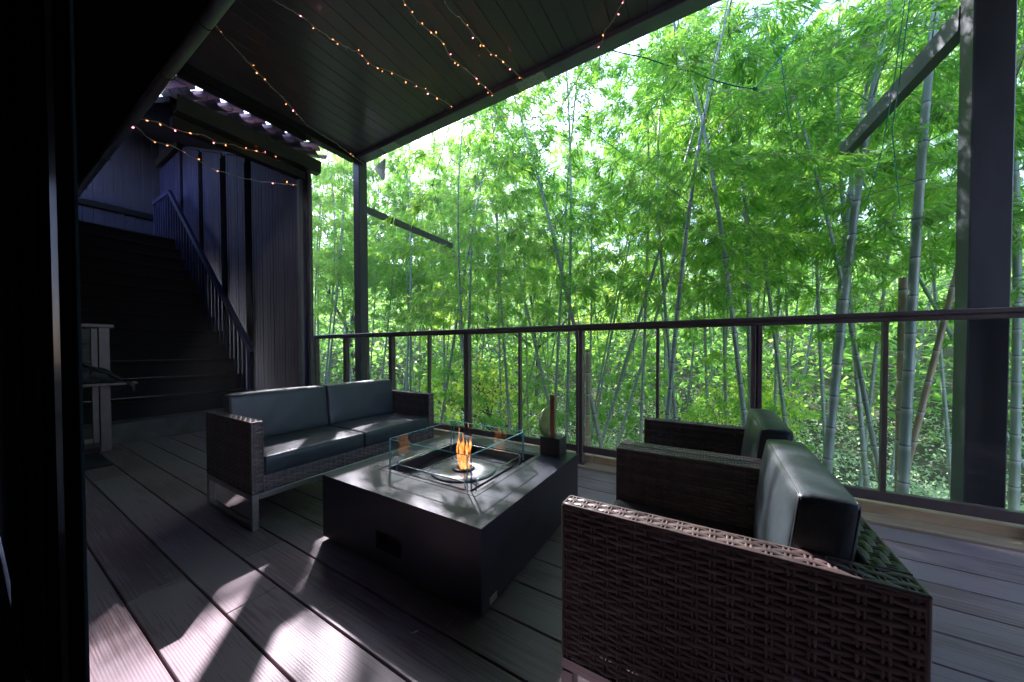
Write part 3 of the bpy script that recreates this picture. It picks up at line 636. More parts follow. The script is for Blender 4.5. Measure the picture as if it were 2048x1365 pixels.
def perf(x0, x1):                                     # white strap with a double row of holes, screwed under the beam
    W_ = x1 - x0; nx = 6; mb = MB(); zc = 3.645; seg = 14
    cells = 4; cw = W_ / cells
    for i in range(cells):
        for j in range(2):
            cx0 = x0 + cw * (i + .5); cy0 = 2.955 + .062 * j; hw_, hh_ = cw / 2, .031; rh = .021
            outer = []; inner = []
            for s_ in range(16):
                t = 2 * PI * s_ / 16; c_, n_ = math.cos(t), math.sin(t); k_ = 1 / max(abs(c_) / hw_, abs(n_) / hh_)
                outer.append((cx0 + c_ * k_, cy0 + n_ * k_)); inner.append((cx0 + c_ * rh, cy0 + n_ * rh * .9))
            vs = [(x, y, zc) for x, y in outer] + [(x, y, zc) for x, y in inner]
            mb.add(vs, [(s_, (s_ + 1) % 16, 16 + (s_ + 1) % 16, 16 + s_) for s_ in range(16)])
            mb.add([(x, y, zc + .003) for x, y in inner], [tuple(range(16))])
    return mb
perf(-1.73, -1.42).build('perforated_strap', M['white_metal'], RF); perf(-3.8, -3.52).build('perforated_strap', M['white_metal'], RF)

# ------------------------------------------------------------------ house the viewer stands in
Hs = thing('house', 'black house wall with door frame at the left edge of the view', 'house', (0, 0, 0))
mb = MB()
mb.box(-8.7, -.99, .1, .115, 0, 3.5); mb.box(-11, -8.7, -.1, .10, -2.6, 3.0); mb.box(-8.7, -6.2, -.1, .0995, -2.6, 3.5)
mb.box(2.2, 4.4, -.1, .1, 0, 3.5); mb.box(-2.5, 2.2, -.1, .1, 2.75, 3.5)
mb.build('wall', M['soffit'], Hs)
for x0, x1, y1, mt in ((-2.2, -1.85, .085, 'door_sheen'), (-1.42, -1.325, .0962, 'door_sheen'), (-1.12, -1.03, .0975, 'black')):
    MB().bbox(x0, x1, y1, .0995, 0, 2.74, .002).build('door_stile', M[mt], Hs)
MB().bbox(-3.0, -.852, -.35, .0875, .001, .014, .003).build('dark_floor_cover', M['soffit'], Hs)  # added black slab that darkens the deck strip inside the doorway
MB().bbox(-1.01, -.8415, .0955, .0995, 0, 2.75, .001).build('door_jamb', M['door_sheen'], Hs)
mb = MB(); mb.box(-3.2, -3.1, -5, -.1, -.01, 2.9); mb.box(3.1, 3.2, -5, -.1, -.01, 2.9); mb.box(-3.2, 3.2, -5.1, -5, -.01, 2.9); mb.box(-3.2, 3.2, -5, -.1, 2.9, 3.0); mb.box(-3.2, 3.2, -5.0, -1.2, -.1, -.02)
mb.build('room', M['room'], Hs)
MB().box(-8.7, 4.6, -6, .99, 3.53, 3.69).box(-11.5, -8.7, .6, .99, 3.53, 3.69).build('soffit', M['soffit'], Hs)
MB().box(-8.7, 4.6, -6, .9, 3.7, 4.2).build('upper_storey', M['soffit'], Hs)
o = MB().tube([(x, 1.055, 3.585) for x in (-11.5, -8, -4, 0, 4.5)], .046, 16).build('gutter_pipe', M['conduit'], Hs)
for x in (-8.6, -7.0, -5.6, -4.4, -3.45, -2.4):
    mb = MB(); mb.tube([(x + .01 * math.sin(t), 1.055 + .052 * math.cos(t), 3.585 + .052 * math.sin(t)) for t in [2 * PI * i / 16 for i in range(17)]], .004, 6); mb.tube([(x, 1.10, 3.56), (x + .03, 1.14, 3.53), (x + .02, 1.19, 3.555)], .003, 6)
    mb.build('pipe_clip', M['black'], o)

# ------------------------------------------------------------------ stair shed
S = thing('stair_house', 'dark board-clad stair shelter with clay tile eave left of the deck', 'building', (0, 0, 0))
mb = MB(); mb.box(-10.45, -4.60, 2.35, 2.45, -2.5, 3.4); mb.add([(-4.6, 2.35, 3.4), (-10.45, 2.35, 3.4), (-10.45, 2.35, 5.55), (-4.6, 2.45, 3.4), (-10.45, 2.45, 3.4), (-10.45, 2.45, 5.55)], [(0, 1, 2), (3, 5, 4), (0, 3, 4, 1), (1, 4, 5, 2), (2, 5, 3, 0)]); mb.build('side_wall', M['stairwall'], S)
rr = random.Random(2); x = -10.4
for x0, x1 in ((-10.35, -9.04), (-8.94, -8.08), (-7.93, -7.11), (-6.93, -6.2), (-6.03, -4.66)):
    mb = MB(); x = x0
    while x < x1 - .02:
        w_ = min(rr.choice((.075, .09, .09)), x1 - x); mb.bbox(x + .001, x + w_ - .0015, 2.328 + rr.uniform(-.002, .002), 2.3495, -.2, 3.36 - (x + 4.6) * .36, .003); x += w_
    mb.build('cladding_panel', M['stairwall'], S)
for x0, x1 in ((-9.04, -8.94), (-8.08, -7.93), (-7.11, -6.93), (-6.2, -6.03)):
    MB().bbox(x0 - .02, x1 + .02, 2.320, 2.3265, -.2, 3.36 - (x1 + 4.6) * .36, .003).build('recess_shade', M['soffit'], S)  # shade of the recesses between panels drawn as black strips
MB().bbox(-4.66, -4.60, 2.31, 2.349, -.05, 3.3, .003).build('corner_trim', M['steel_post'], S)
mb = MB(); y = .2; 
while y < 2.3:
    w_ = .135; mb.bbox(-10.45, -10.42, y, min(y + w_ - .004, 2.349), 2.9, 5.55, .003); y += w_
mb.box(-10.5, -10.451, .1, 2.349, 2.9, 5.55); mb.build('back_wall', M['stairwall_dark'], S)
MB().bbox(-10.418, -10.36, .15, 2.32, 3.78, 3.90, .005).build('wall_rail', M['blackwood'], S)
# tiled roof slope: pans and covers
mb = MB(); mb.add([(-4.62, 1.12, 3.44), (-4.62, 2.5, 3.44), (-10.6, 2.5, 5.6), (-10.6, 1.12, 5.6), (-4.62, 1.12, 3.50), (-4.62, 2.5, 3.50), (-10.6, 2.5, 5.66), (-10.6, 1.12, 5.66)], [(0, 1, 2, 3), (7, 6, 5, 4), (0, 4, 5, 1), (1, 5, 6, 2), (2, 6, 7, 3), (3, 7, 4, 0)])
mb.build('roof_deck', M['blackwood'], S)
mb = MB(); mb.bar((-10.3, 2.28, 4.98), (-8.9, 2.28, 5.0), .07, .14); mb.build('rafter', M['blackwood'], S)
def tile(yc, up, xo, zo):
    m_ = MB(); r = .075; L_ = .34; pts = []
    for a in (0, 1):
        for i in range(9):
            t = PI * (i / 8); s_ = 1 if up else -1
            rr_ = r * (1 - .1 * a)
            pts.append((xo - L_ * a, yc + rr_ * math.cos(t), zo + s_ * rr_ * .8 * math.sin(t) + .12 * a))
    n_ = 9; inner = [(p[0] + .001, p[1], p[2] - .014) for p in pts]; vs = pts + inner; fs = []
    for i in range(n_ - 1):
        fs += [(i, i + 1, n_ + i + 1, n_ + i), (18 + i, 18 + n_ + i, 18 + n_ + i + 1, 18 + i + 1), (i, 18 + i, 19 + i, i + 1), (n_ + i, n_ + i + 1, 18 + n_ + i + 1, 18 + n_ + i)]
    fs += [(0, n_, 18 + n_, 18), (n_ - 1, 18 + n_ - 1, 18 + 2 * n_ - 1, 2 * n_ - 1)]
    m_.add(vs, fs, False); return m_
TL = None
for row in range(3):
    for k in range(7):
        yc = 1.19 + k * .205
        for up in (True, False):
            m_ = tile(yc + (0 if up else .1), up, -4.44 - row * .31 + rr.uniform(-.015, .015), (3.60 if up else 3.585) + row * .112 + rr.uniform(-.006, .006))
            m_.build('roof_tile', M['tile'], S)
GT = MB()
vs = []; pr_ = [(-.06, .0), (-.06, .10), (-.052, .10), (-.052, .012), (.042, .012), (.06, .15), (.072, .15), (.052, 0)]
for y in (1.125, 2.50):
    for a, b in pr_: vs.append((-4.49 + a, y, 3.30 + b))
n_ = 8; GT.add(vs, [(i, (i + 1) % n_, n_ + (i + 1) % n_, n_ + i) for i in range(n_)] + [tuple(range(n_))[::-1], tuple(range(n_, 2 * n_))])
GT.build('gutter', M['gutter'], S)
MB().bbox(-4.66, -4.56, 1.125, 2.36, 3.20, 3.298, .004).build('gutter_board', M['gutter'], S)
pts = [(-4.50, 2.36, 3.31), (-4.50, 2.37, 3.24), (-4.51, 2.385, 3.20), (-4.535, 2.40, 3.15), (-4.545, 2.405, 3.08), (-4.545, 2.405, -.02)]
o = MB().tube(pts, .033, 14).build('downpipe', M['gutter'], S)
for z in (2.75, 1.45, .3): MB().tube([(-4.545, 2.405, z - .015), (-4.545, 2.405, z + .015)], .038, 14).build('pipe_clamp', M['black'], o)

ST = thing('staircase', 'black timber staircase climbing away into the dark behind the sofa', 'staircase', (0, 0, 0))
rise, run, x0 = .215, .24, -5.38
for i in range(14):
    mb = MB(); xa = x0 - i * run; xb = xa - run; z = (i + 1) * rise
    mb.bbox(xb, xa + .028, .12, 2.15, z - .04, z, .006); mb.box(xa - .03, xa - .005, .12, 2.148, i * rise, z - .0405)
    if i == 0: mb = MB(); mb.bbox(xb - .02, xa + .02, .12, 2.3, -.05, z, .01)
    mb.build('step', M['concrete'] if i == 0 else M['blackwood'], ST)
MB().box(-10.42, x0 - 13 * run - run, .12, 2.32, 2.92, 3.01).build('landing', M['blackwood'], ST)
a, b = Vector((-8.75, 2.1, 3.93)), Vector((-5.5, 2.1, .99)); dd = b - a
MB().bar(a, b, .05, .075).build('handrail', M['stairwall'], ST)
MB().bar((-9.75, 2.1, 3.95), (-8.76, 2.1, 3.95), .05, .075).build('handrail', M['stairwall'], ST)
for i in range(24):
    p = a + dd * (i + .4) / 24; zz_ = p.z - .04; fl = max(.2, -(p.x - x0) / run * rise)
    MB().bbox(p.x - .016, p.x + .016, 2.085, 2.115, fl - .02, zz_, .002).build('baluster', M['stairwall'], ST)
for i in range(7):
    x = -9.7 + i * .14; MB().bbox(x - .016, x + .016, 2.085, 2.115, 3.011, 3.912, .002).build('baluster', M['stairwall'], ST)

# small guard rail beside the stairs with shelf
SR = thing('side_railing', 'short brown glass railing with a narrow shelf at the foot of the stairs', 'railing', (-5.10, 0, 0))
mb = MB(); mb.bbox(-.03, .03, .11, .80, 1.21, 1.245, .004); mb.build('top_rail', M['bronze'], SR)
mb = MB(); mb.bbox(-.028, .0, .70, .77, .006, 1.209, .003); mb.bbox(.006, .028, .70, .77, .006, 1.209, .003); mb.bbox(-.06, .06, .64, .83, .001, .012, .002); mb.build('post', M['bronze'], SR)
mb = MB(); mb.bbox(-.02, .02, .655, .695, .10, 1.2, .002); mb.build('stile', M['bronze'], SR)
mb = MB(); mb.bbox(-.02, .02, .11, .654, .1, .15, .002); mb.build('bottom_rail', M['bronze'], SR)
MB().box(-.004, .004, .11, .654, .151, 1.2).build('glass_panel', M['glass'], SR)
MB().bbox(.035, .20, .11, .92, .655, .68, .003).build('shelf', M['bronze'], SR)
# bag
BG = MB(); nn = 22; vs = []
def blob(mb, c, s, seed, n=18):
    r_ = np.random.default_rng(seed); ph = r_.uniform(0, 6, 8); vs = []; fs = []
    for i in range(n + 1):
        for j in range(n * 2):
            th = PI * i / n; f = PI * j / n; d = 1 + .14 * math.sin(3 * th + ph[0]) * math.sin(2 * f + ph[1]) + .08 * math.sin(5 * f + ph[2]) * math.sin(4 * th + ph[3]) + .05 * math.sin(9 * f + 7 * th + ph[4])
            z = math.cos(th); z = max(z, -.55); vs.append((c[0] + s[0] * d * math.sin(th) * math.cos(f), c[1] + s[1] * d * math.sin(th) * math.sin(f), c[2] + s[2] * d * z))
    m = n * 2
    fs = [(i * m + j, (i + 1) * m + j, (i + 1) * m + (j + 1) % m, i * m + (j + 1) % m) for i in range(n) for j in range(m)]
    return mb.add(vs, fs, True)
BGt = thing('bag', 'black soft bag with straps lying on the narrow shelf', 'bag', (-4.985, .52, .681))
blob(MB(), (0, -.06, .075), (.07, .22, .13), 4).build('body', M['cloth_black'], BGt)
blob(MB(), (0.01, .16, .05), (.06, .12, .085), 9).build('pocket', M['cloth_black'], BGt)
MB().tube([(.05, -.22, .10), (.07, -.1, .22), (.06, .05, .20), (.06, .2, .10), (.07, .30, .02)], .012, 8).build('strap', M['cloth_black'], BGt)
MB().tube([(.07, .33, .01), (.085, .36, -.04), (.09, .37, -.10)], [.02, .022, .012], 8).build('strap_end', M['cloth_black'], BGt)
MBm = MB().bbox(-5.03, -4.42, .14, .68, .001, .022, .008).build('floor_mat', M['rubber']); tag(MBm, 'black rubber mat lying on the deck by the stair railing', 'mat')

# ------------------------------------------------------------------ fairy lights
LB = ['fairy light string along the ceiling end above the stair shelter', 'fairy light string crossing the ceiling to the first rope hook, brightest of the ceiling ones', 'fairy light string crossing the middle of the ceiling',
      'fairy light string near the small hook on the ceiling', 'short fairy light string hanging at the ceiling top edge by the open sky', 'upper fairy light string inside the stair shelter under the gutter',
      'lower fairy light string sagging inside the stair shelter', 'fairy light string hanging outside the eave against the bamboo']
bulb_me = {}
for nm in ('bulb', 'bulb_pink', 'bulb_off'):
    m_ = MB().lathe([(0, -.011), (.0035, -.009), (.0052, -.003), (.0042, .004), (.0025, .007), (.0, .0075)], (0, 0, 0), 8); o = m_.build('bulb', M[nm]); bulb_me[nm] = o.data; bpy.data.objects.remove(o)
rb = random.Random(8)
for si, pts in enumerate(STRINGS):
    if si == 0: pts = pts
    t = thing('fairy_lights', LB[si], 'string lights', (0, 0, 0), 0, 'fairy light strings')
    P = [Vector(p) for p in pts]; fine = []
    for a, b in zip(P[:-1], P[1:]):
        m = max(2, int((b - a).length / .03))
        for k in range(m): fine.append(a.lerp(b, k / m) + Vector((rb.uniform(-.004, .004), rb.uniform(-.004, .004), rb.uniform(-.006, .004))))
    fine.append(P[-1])
    mb = MB(); mb.tube(fine, .003, 5); mb.tube([p + Vector((.004 * math.sin(i * .9), .003, .005 * math.cos(i * .9))) for i, p in enumerate(fine)], .0016, 4)
    gap = {0: 3, 5: 3, 6: 3}.get(si, 2); bul = []
    for i in range(1, len(fine), gap):
        if rb.random() < .12: continue
        d = Vector((rb.uniform(-1, 1), rb.uniform(-1, 1), rb.uniform(-1.1, .5))).normalized() * rb.uniform(.014, .03)
        mb.tube([fine[i], fine[i] + d], .0012, 4); bul.append((fine[i] + d, d))
    mb.build('wire', M['wire'], t)
    pl = .45 if si in (0, 7) else .75
    for p, d in bul:
        q = rb.random(); me = bulb_me['bulb_off'] if q > pl else (bulb_me['bulb_pink'] if q < .18 else bulb_me['bulb'])
        o = bpy.data.objects.new('bulb', me); COL.objects.link(o); o.parent = t; o.location = p; o.rotation_euler = d.to_track_quat('-Z', 'Y').to_euler()
        s_ = rb.uniform(.55, .95) * (1.25 if si in (5, 6) else 1.); o.scale = (s_,) * 3
RL = ['green rope from the eave hook down to the knot in the bamboo', 'thin dark rope from near the left column down to the knot', 'green guy rope from the eave up across the sky gap to the knotted rope',
      'dark rope sagging from the eave far out between the culms', 'left one of the two thin green lines hanging beside the right column', 'right one of the two thin green lines hanging beside the right column',
      'short green cord hanging from the knot high in the bamboo', 'green cord tail hanging below the left knot', 'dark cord running from the hanging light string into the bamboo']
for i, pts in enumerate(ROPES):
    P = [Vector(p) for p in pts]; fine = []
    for a, b in zip(P[:-1], P[1:]):
        for k in range(10): fine.append(a.lerp(b, k / 10) - Vector((0, 0, .008 * math.sin(PI * k / 10))))
    fine.append(P[-1]); mb = MB(); mb.tube(fine, .0052 if i in (0, 2) else .0032, 6)
    if i in (0, 2): 
        for q in range(5): c = P[-1] if i == 0 else P[4]; mb.tube([c + Vector((.016 * math.cos(q * 2 + k), .012 * math.sin(q + k * 1.3), .014 * math.sin(q * 1.7 + k))) for k in range(6)], .0035, 6)
    tag(mb.build('rope', M['rope']), RL[i], 'rope', 'ropes tied to the bamboo')
HK = thing('ceiling_hook', 'small dark metal hook and clip hanging under the ceiling among the lights', 'hook', (-1.80, 2.42, 3.7))
MB().tube([(0, 0, 0), (0, .0, -.03), (.012, .01, -.045), (.02, .0, -.06), (.008, -.01, -.07), (-.004, 0, -.062)], .004, 7).build('hook', M['black'], HK)
MB().tube([(.01 * math.cos(t), .0, -.095 + .028 * math.sin(t)) for t in [2 * PI * i / 14 for i in range(15)]], .0028, 6).build('clip', M['chrome'], HK)

# ------------------------------------------------------------------ fallen leaves
rl = random.Random(77)
for i in range(16):
    x, y = rl.uniform(-3.2, 1.6), rl.choice((rl.uniform(.3, 1.0), rl.uniform(2.05, 2.65)))
    a_ = rl.uniform(0, 6.28); l_ = rl.uniform(.03, .06); w_ = l_ * .11; mb = MB()
    mb.add([(0, 0, .004), (l_ * .4, -w_, .002), (l_ * .4, 0, .006), (l_ * .4, w_, .002), (l_, 0, .009), (0, 0, .003), (l_ * .4, 0, .005), (l_, 0, .008)], [(0, 1, 4, 2), (0, 2, 4, 3), (5, 7, 1), (5, 3, 7)])
    o = mb.build('fallen_leaf', M['dry_leaf']); o.location = (x, y, 0); o.rotation_euler = (0, 0, a_); tag(o, 'small dry bamboo leaf fallen on the deck boards', 'leaf', 'dry leaves scattered on the deck')
# ------------------------------------------------------------------ bamboo
def leaf_quads(base, d, side, L_, W_, droop):
    """arrays (n,3): returns verts (n*6,3), quads (n*2,4): a narrow pointed leaf folded in two lengthwise quads"""
    n = len(base); mid = base + d * (L_ * .38)[:, None] - np.array([0, 0, 1.]) * (L_ * droop * .12)[:, None]
    tip = base + d * L_[:, None] - np.array([0, 0, 1.]) * (L_ * droop * .5)[:, None]
    nrm = np.cross(d, side)
    v = np.stack([base, mid - side * W_[:, None] + nrm * (W_ * .35)[:, None], mid, mid + side * W_[:, None] + nrm * (W_ * .35)[:, None], tip], 1)
    o = np.arange(n)[:, None] * 5
    q = np.concatenate([o + np.array([[0, 1, 4, 2]]), o + np.array([[0, 2, 4, 3]])], 0)
    return v.reshape(-1, 3), q
def unit(a): return a / np.linalg.norm(a, axis=-1, keepdims=True)
def culm_curve(z, H, bend, az):
    t = np.clip(z / H, 0, None); off = bend * t ** 5
    return np.stack([off * math.cos(az), off * math.sin(az), z * (1 - .06 * t ** 4 * abs(bend))], -1)
def make_bamboo(seed, H, zlow, nleaf, blen=1., lsize=.13, r0=.04, dens_low=1.):
    r = np.random.default_rng(seed); az = r.uniform(0, 6.28); bend = r.uniform(.4, 1.3)
    zs = np.arange(0, H, .16); P = culm_curve(zs, H, bend, az)
    rad = [max(.006, r0 * (1 - (z / H) ** 1.6 * .85)) for z in zs]
    mb = MB(); pts = []; rr_ = []
    k = 0
    while k * .32 < H:
        z = k * .32
        for dz, m in ((0., 1.12), (.012, 1.0), (.30, .985)):
            if z + dz < H: pts.append(tuple(culm_curve(np.array(z + dz), H, bend, az))); rr_.append(m * max(.005, r0 * (1 - (z / H) ** 1.6 * .85)))
        k += 1
    mb.tube(pts, rr_, 9, cap=False)
    # branches
    nodes = [i * .32 for i in range(int(H / .32)) if i * .32 > zlow]
    B = []; D = []; bra = MB()
    for i, z in enumerate(nodes):
        t = (z - zlow) / (H - zlow); ln = blen * (.45 + .9 * math.sin(PI * min(1, t * .85 + .12)))
        for b in range(2):
            if r.random() > (.55 + .45 * dens_low if t < .3 else .95): continue
            a = az + i * 2.4 + b * 1.1 + r.uniform(-.5, .5); el = r.uniform(.2, .85); lb = ln * r.uniform(.6, 1.15)
            o = culm_curve(np.array(z), H, bend, az); dr = np.array([math.cos(a) * math.cos(el), math.sin(a) * math.cos(el), math.sin(el)])
            s_ = np.linspace(0, 1, 6)[:, None]; path = o + dr * lb * s_ - np.array([0, 0, 1.]) * lb * .55 * s_ ** 2.2
            if lb > .5: bra.tube([tuple(p) for p in path], [.006, .005, .004, .003, .002, .0012], 3, cap=False)
            nt_ = int(7 * lb / .8) + 2
            for q in range(nt_):
                u = r.uniform(.25, 1.); p = o + dr * lb * u - np.array([0, 0, 1.]) * lb * .55 * u ** 2.2
                ta = a + r.uniform(-1.5, 1.5); tw = r.uniform(.05, .28); td = np.array([math.cos(ta), math.sin(ta), r.uniform(-.5, .3)])
                e = p + td * tw
                bra.tube([tuple(p), tuple(e)], [.0018, .001], 3, cap=False)
                B.append(e); D.append(td)
    B = np.array(B); D = np.array(D); rep = max(3, round(nleaf / max(1, len(B))))
    base = np.repeat(B, rep, 0) + r.normal(0, .03, (len(B) * rep, 3)); d0 = np.repeat(D, rep, 0)
    d = unit(d0 * .8 + r.normal(0, .42, d0.shape) + np.array([0, 0, -.42])); side = unit(np.cross(d, r.normal(0, 1, d.shape) + np.array([0, 0, 1.2])))
    n = len(base); L_ = lsize * r.uniform(.6, 1.25, n); v, q = leaf_quads(base, d, side, L_, L_ * r.uniform(.055, .085, n), r.uniform(0, .6, n))
    nb = len(bra.v)
    culm = mb.build('culm', M['culm'])
    allv = np.concatenate([v, np.array(bra.v)]) if nb else v; bq = np.array(bra.f) + len(v)
    me = np_mesh('foliage', allv, np.concatenate([q, bq]), M['leaf'], link=False)
    me.materials.append(M['culm_old']); mi = np.zeros(len(q) + len(bq), dtype=np.int32); mi[len(q):] = 1; me.polygons.foreach_set('material_index', mi)
    cm = culm.data; bpy.data.objects.remove(culm)
    return cm, me
NEAR = [make_bamboo(100 + i, 9.5 + (i % 3) * .7, 4.1 + .3 * (i % 3), 6600, 1.05, .118, .040, .6) for i in range(5)]
FAR = [make_bamboo(200 + i, 9. + (i % 3) * .8, 3.9 + .5 * (i % 3), 5600, 1.25, .145, .034, 1.) for i in range(5)]
LOWB = [make_bamboo(300 + i, 3.6 + .7 * (i % 2), .4, 3600, .6, .12, .012, 1.) for i in range(3)]
def put_bamboo(proto, x, y, lx, ly, rad, label, group, hs=1., rz=0., old=False, z=None, name='bamboo', cat='bamboo'):
    zg = gz(x, y) - .05 if z is None else z
    t = thing(name, label, cat, (x, y, zg), 0, group)
    d = Vector((lx, ly, 1)).normalized(); q = Vector((0, 0, 1)).rotation_difference(d)
    t.rotation_mode = 'QUATERNION'; t.rotation_quaternion = q @ Euler((0, 0, rz)).to_quaternion()
    c = bpy.data.objects.new('culm', proto[0]); COL.objects.link(c); c.parent = t; c.scale = (rad, rad, hs)
    f = bpy.data.objects.new('foliage', proto[1]); COL.objects.link(f); f.parent = t; f.scale = (1, 1, hs)
    if old: c.material_slots[0].link = 'OBJECT'; c.material_slots[0].material = M['culm_old']
    return t
HL = {0: 'tall pale bamboo culm leaning right beside the sky gap, in the middle panel', 3: 'thick smooth bamboo culm left of the right column', 4: 'thick leaning bamboo crossing its neighbour left of the thick smooth culm', 5: 'thick upright bamboo crossed by the leaning one, right of the middle',
      9: 'bamboo culm bent left, just left of the wide railing post', 12: 'slanting bamboo culm leaning strongly right in the middle glass panel', 14: 'second slanting bamboo culm beside the steepest one in the middle panel', 32: 'thick bamboo at the right edge behind the column',
      33: 'dark bamboo leaning left behind the right column', 34: 'old thick bamboo just left of the right column', 30: 'pale brown dead culm beside the stair shelter downpipe'}
rp = random.Random(41)
for i, (x, y, ln, dia) in enumerate(HERO):
    z0 = gz(x, y) - .05; xb = x + ln * z0
    lbl = HL.get(i, 'grey-green bamboo culm among those standing just beyond the glass railing'); grp = 'bamboos standing just beyond the railing'
    put_bamboo(NEAR[i % 5], xb, y, ln, rp.uniform(-.008, .008), dia / .098, lbl, grp, rp.uniform(.9, 1.1), rp.uniform(0, 6.28), i in (30, 34))
SUNH = Vector((-.97, .82)).normalized()
def in_corridor(x, y, w=2.4):
    p = Vector((x + 1.6, y - .6)); t = p.dot(SUNH); s_ = abs(p.x * SUNH.y - p.y * SUNH.x); return t > 0 and s_ < w
cnt = 0; used = [(h[0], h[1]) for h in HERO]
while cnt < 118:
    d = 5.2 + 17 * rp.random() ** 1.15; a = math.radians(rp.uniform(-66, 48)); x = d * math.sin(a) * 1.15; y = d * math.cos(a)
    if y < 4.2 or (x < -4.4 and y < 4.6): continue
    if min((x - u) ** 2 + (y - v) ** 2 for u, v in used) < .16: continue
    # grove thinned along the sun's path so sunlight reaches the deck
    if in_corridor(x, y, 1.3) and rp.random() < .55: continue
    used.append((x, y)); near = d < 8
    pr_ = NEAR if near and rp.random() < .6 else FAR
    sd = 'slender bamboo in the thick grove behind the front culms' if d < 13 else 'distant bamboo far back in the grove'
    put_bamboo(pr_[cnt % 5], x, y, rp.gauss(0, .1), rp.gauss(0, .06), rp.uniform(.6, 1.05), sd, 'bamboos of the grove behind' if d < 13 else 'distant bamboos far back', rp.uniform(.85, 1.12) * (1.28 if d > 11 else 1), rp.uniform(0, 6.28), rp.random() < .06)
    cnt += 1
for i in range(15):
    x = rp.uniform(-11, 6); y = rp.uniform(5.6, 11)
    put_bamboo(LOWB[i % 3], x, y, rp.gauss(0, .15), rp.gauss(0, .1), 1., 'young leafy bamboo shoot clump low between the culms', 'young leafy bamboos low down', rp.uniform(.8, 1.2), rp.uniform(0, 6.28), name='young_bamboo')

for (x, y, z1, r_, lb) in ((STUMPS[0] + (.045, 'cut-off old bamboo stump standing left of the right column')), (STUMPS[1] + (.04, 'short cut bamboo stump just right of the railing post beside the ornament'))):
    zg = gz(x, y); t = thing('bamboo_stump', lb, 'bamboo stump', (x, y, zg)); h_ = z1 - zg
    MB().tube([(0, 0, -.1), (0, 0, h_ * .5), (0, 0, h_)], [r_, r_, r_ * .97], 12, cap=False).tube([(0, 0, h_), (0, 0, h_ - .15)], [r_ * .96, r_ * .8], 12, cap=False).build('culm', M['culm_old'], t)
# broad-leaved trees with yellowing leaves
def broad_tree(name, label, x, y, h, cr, mat, seed, nl=9000, ls=.10, cz=None):
    r = np.random.default_rng(seed); z0 = gz(x, y) - .1; t = thing(name, label, 'tree', (x, y, z0)); mb = MB(); tips = []
    def grow(p, d, ln, rad, dep):
        q = p + d * ln; m_ = (p + q) / 2 + Vector(r.normal(0, .04 * ln, 3)); mb.tube([p, m_, q], [rad, rad * .8, rad * .62], 6, cap=False)
        if dep == 0: tips.append(q); return
        for k in range(3 if dep > 1 else 4):
            nd = (d + Vector(r.normal(0, .55, 3)) + Vector((0, 0, .12))).normalized(); grow(q, nd, ln * r.uniform(.55, .8), rad * .6, dep - 1)
        tips.append(q)
    grow(Vector((0, 0, 0)), Vector((r.normal(0, .12), r.normal(0, .1), 1)).normalized(), h * .38, .07 * h / 5, 4)
    mb.build('trunk', M['bark'], t)
    tp = np.array([tuple(p) for p in tips]); c = tp[r.integers(0, len(tp), nl // 7)]; base = np.repeat(c + r.normal(0, cr, c.shape), 7, 0) + r.normal(0, .09, (len(c) * 7, 3))
    d = unit(r.normal(0, 1, base.shape) + np.array([0, 0, -.3])); side = unit(np.cross(d, r.normal(0, 1, d.shape))); n = len(base); L_ = ls * r.uniform(.6, 1.3, n)
    v, q = leaf_quads(base, d, side, L_, L_ * .3, r.uniform(0, .3, n)); np_mesh('crown', v, q, mat, t)
broad_tree('broadleaf_tree', 'small tree with yellowing leaves behind the panels right of the sofa', -4.9, 7.8, 3.4, .30, M['leaf_yellow'], 5, 1300, .11)
broad_tree('broadleaf_tree', 'dark-limbed tree seen between the stair shelter and left column', -12.5, 9.0, 8.5, .45, M['leaf_far'], 8, 15000, .12)
broad_tree('broadleaf_tree', 'yellow-green tree behind the culms left of the middle', -6.5, 12.5, 8.0, .5, M['leaf_yellow'], 12, 12000, .13)
broad_tree('broadleaf_tree', 'low bright yellow-green bush-like tree behind the far armchair', .2, 8.8, 2.9, .22, M['leaf_yellow'], 14, 3500, .08)
# undergrowth: low leafy plants over the whole slope
def undergrowth(name, n, rmin, rmax, hgt, ls, mat, seed, wid=.3, amin=-72, amax=56):
    r = np.random.default_rng(seed); m = n // 10; a = np.radians(r.uniform(amin, amax, m)); d = rmin + (rmax - rmin) * r.random(m) ** .85
    x = d * np.sin(a) * 1.1; y = np.maximum(d * np.cos(a), 3.5); z = np.array([gz(p, q) for p, q in zip(x, y)])
    hh = hgt * (.35 + .65 * (np.sin(x * 1.3 + np.sin(y)) * np.sin(y * 1.1 + x * .4) * .5 + .5)) * r.random(m) ** .45
    c = np.stack([x, y, z + hh], -1); base = np.repeat(c, 10, 0) + r.normal(0, ls * 1.4, (m * 10, 3)); dd = unit(r.normal(0, 1, base.shape) * np.array([1, 1, .6])); side = unit(np.cross(dd, r.normal(0, .6, dd.shape) + np.array([0, 0, 1.])))
    k = len(base); L_ = ls * r.uniform(.5, 1.4, k); v, q = leaf_quads(base, dd, side, L_, L_ * wid, r.uniform(0, .5, k)); o = np_mesh(name, v, q, mat); o['kind'] = 'stuff'; return o
tag(undergrowth('undergrowth', 90000, 4.5, 15, 1.0, .085, M['leaf_under'], 1), 'pale green leafy ground cover under the bamboo', 'ground cover')
tag(undergrowth('hillside_vegetation', 130000, 13, 38, 4.2, .24, M['leaf_far'], 2, .26), 'bright green vegetation covering the hillside beyond the grove', 'vegetation')

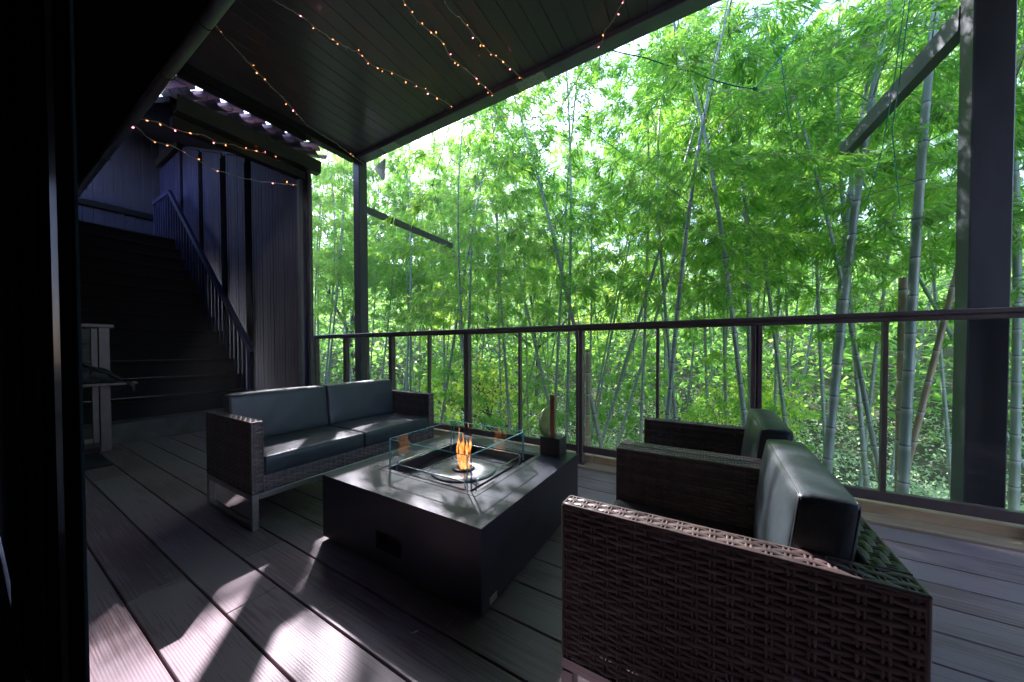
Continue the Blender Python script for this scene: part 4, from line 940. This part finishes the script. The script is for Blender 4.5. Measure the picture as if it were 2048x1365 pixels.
# ------------------------------------------------------------------ haze
hz = MB().box(-70, 70, -25, 75, -4, 24).build('haze', None); hz['kind'] = 'stuff'
hm, hnt, hout = new_mat('haze_air'); pv_ = N(hnt, 'ShaderNodeVolumePrincipled'); pv_.inputs['Color'].default_value = (.95, .97, 1., 1); pv_.inputs['Density'].default_value = .0035; pv_.inputs['Anisotropy'].default_value = .35
L(hnt, pv_.outputs[0], hout.inputs['Volume']); hz.data.materials.clear(); hz.data.materials.append(hm)
# ------------------------------------------------------------------ light
SD = Vector((-.97, .82, 1.)).normalized()
sun = bpy.data.lights.new('sun', 'SUN'); sun.energy = 2.5; sun.angle = math.radians(.53); sun.color = (.96, .90, 1.)
so = bpy.data.objects.new('sun', sun); COL.objects.link(so); so.rotation_mode = 'QUATERNION'; so.rotation_quaternion = SD.to_track_quat('Z', 'Y')
w = bpy.data.worlds.new('World'); scn.world = w; w.use_nodes = True; nt = w.node_tree
bg = nt.nodes['Background']; sk = nt.nodes.new('ShaderNodeTexSky'); sk.sky_type = 'NISHITA'; sk.sun_disc = False
sk.sun_elevation = math.asin(SD.z); sk.sun_rotation = math.atan2(SD.x, SD.y); sk.air_density = 1.1; sk.dust_density = .6
mxs = nt.nodes.new('ShaderNodeMix'); mxs.data_type = 'RGBA'; mxs.blend_type = 'MULTIPLY'; mxs.inputs[0].default_value = 1; mxs.inputs[7].default_value = (1.0, .90, 1.12, 1)
nt.links.new(sk.outputs[0], mxs.inputs[6]); nt.links.new(mxs.outputs[2], bg.inputs[0]); bg.inputs[1].default_value = .15

# ------------------------------------------------------------------ camera
F, W_, H_ = 669.245, 2048., 1365.
cam = bpy.data.cameras.new('camera'); cam.sensor_width = 36; cam.sensor_fit = 'HORIZONTAL'; cam.lens = F / W_ * 36; cam.shift_x = 0; cam.shift_y = (709.26 - H_ / 2) / W_
cam.clip_start = .02; cam.clip_end = 600
co = bpy.data.objects.new('camera', cam); COL.objects.link(co)
a, p, ro = math.radians(31.1459), math.radians(-1.0145), math.radians(-.1266)
Fw = Vector((-math.sin(a) * math.cos(p), math.cos(a) * math.cos(p), math.sin(p))); Rt = Vector((math.cos(a), math.sin(a), 0)); Up = Rt.cross(Fw)
R2 = Rt * math.cos(ro) + Up * math.sin(ro); U2 = Up * math.cos(ro) - Rt * math.sin(ro)
m = Matrix((R2, U2, -Fw)).transposed().to_4x4(); m.translation = Vector((0, 0, 1)); co.matrix_world = m
scn.camera = co
vs_ = scn.view_settings; vs_.view_transform = 'Standard'; vs_.look = 'None'; vs_.gamma = 1; vs_.exposure = 2.85; vs_.use_curve_mapping = False
scn.cycles.max_bounces = 8; scn.cycles.diffuse_bounces = 4; scn.cycles.transparent_max_bounces = 16; scn.cycles.sample_clamp_indirect = 6; scn.cycles.caustics_reflective = False; scn.cycles.caustics_refractive = False
scn.cycles.use_denoising = True
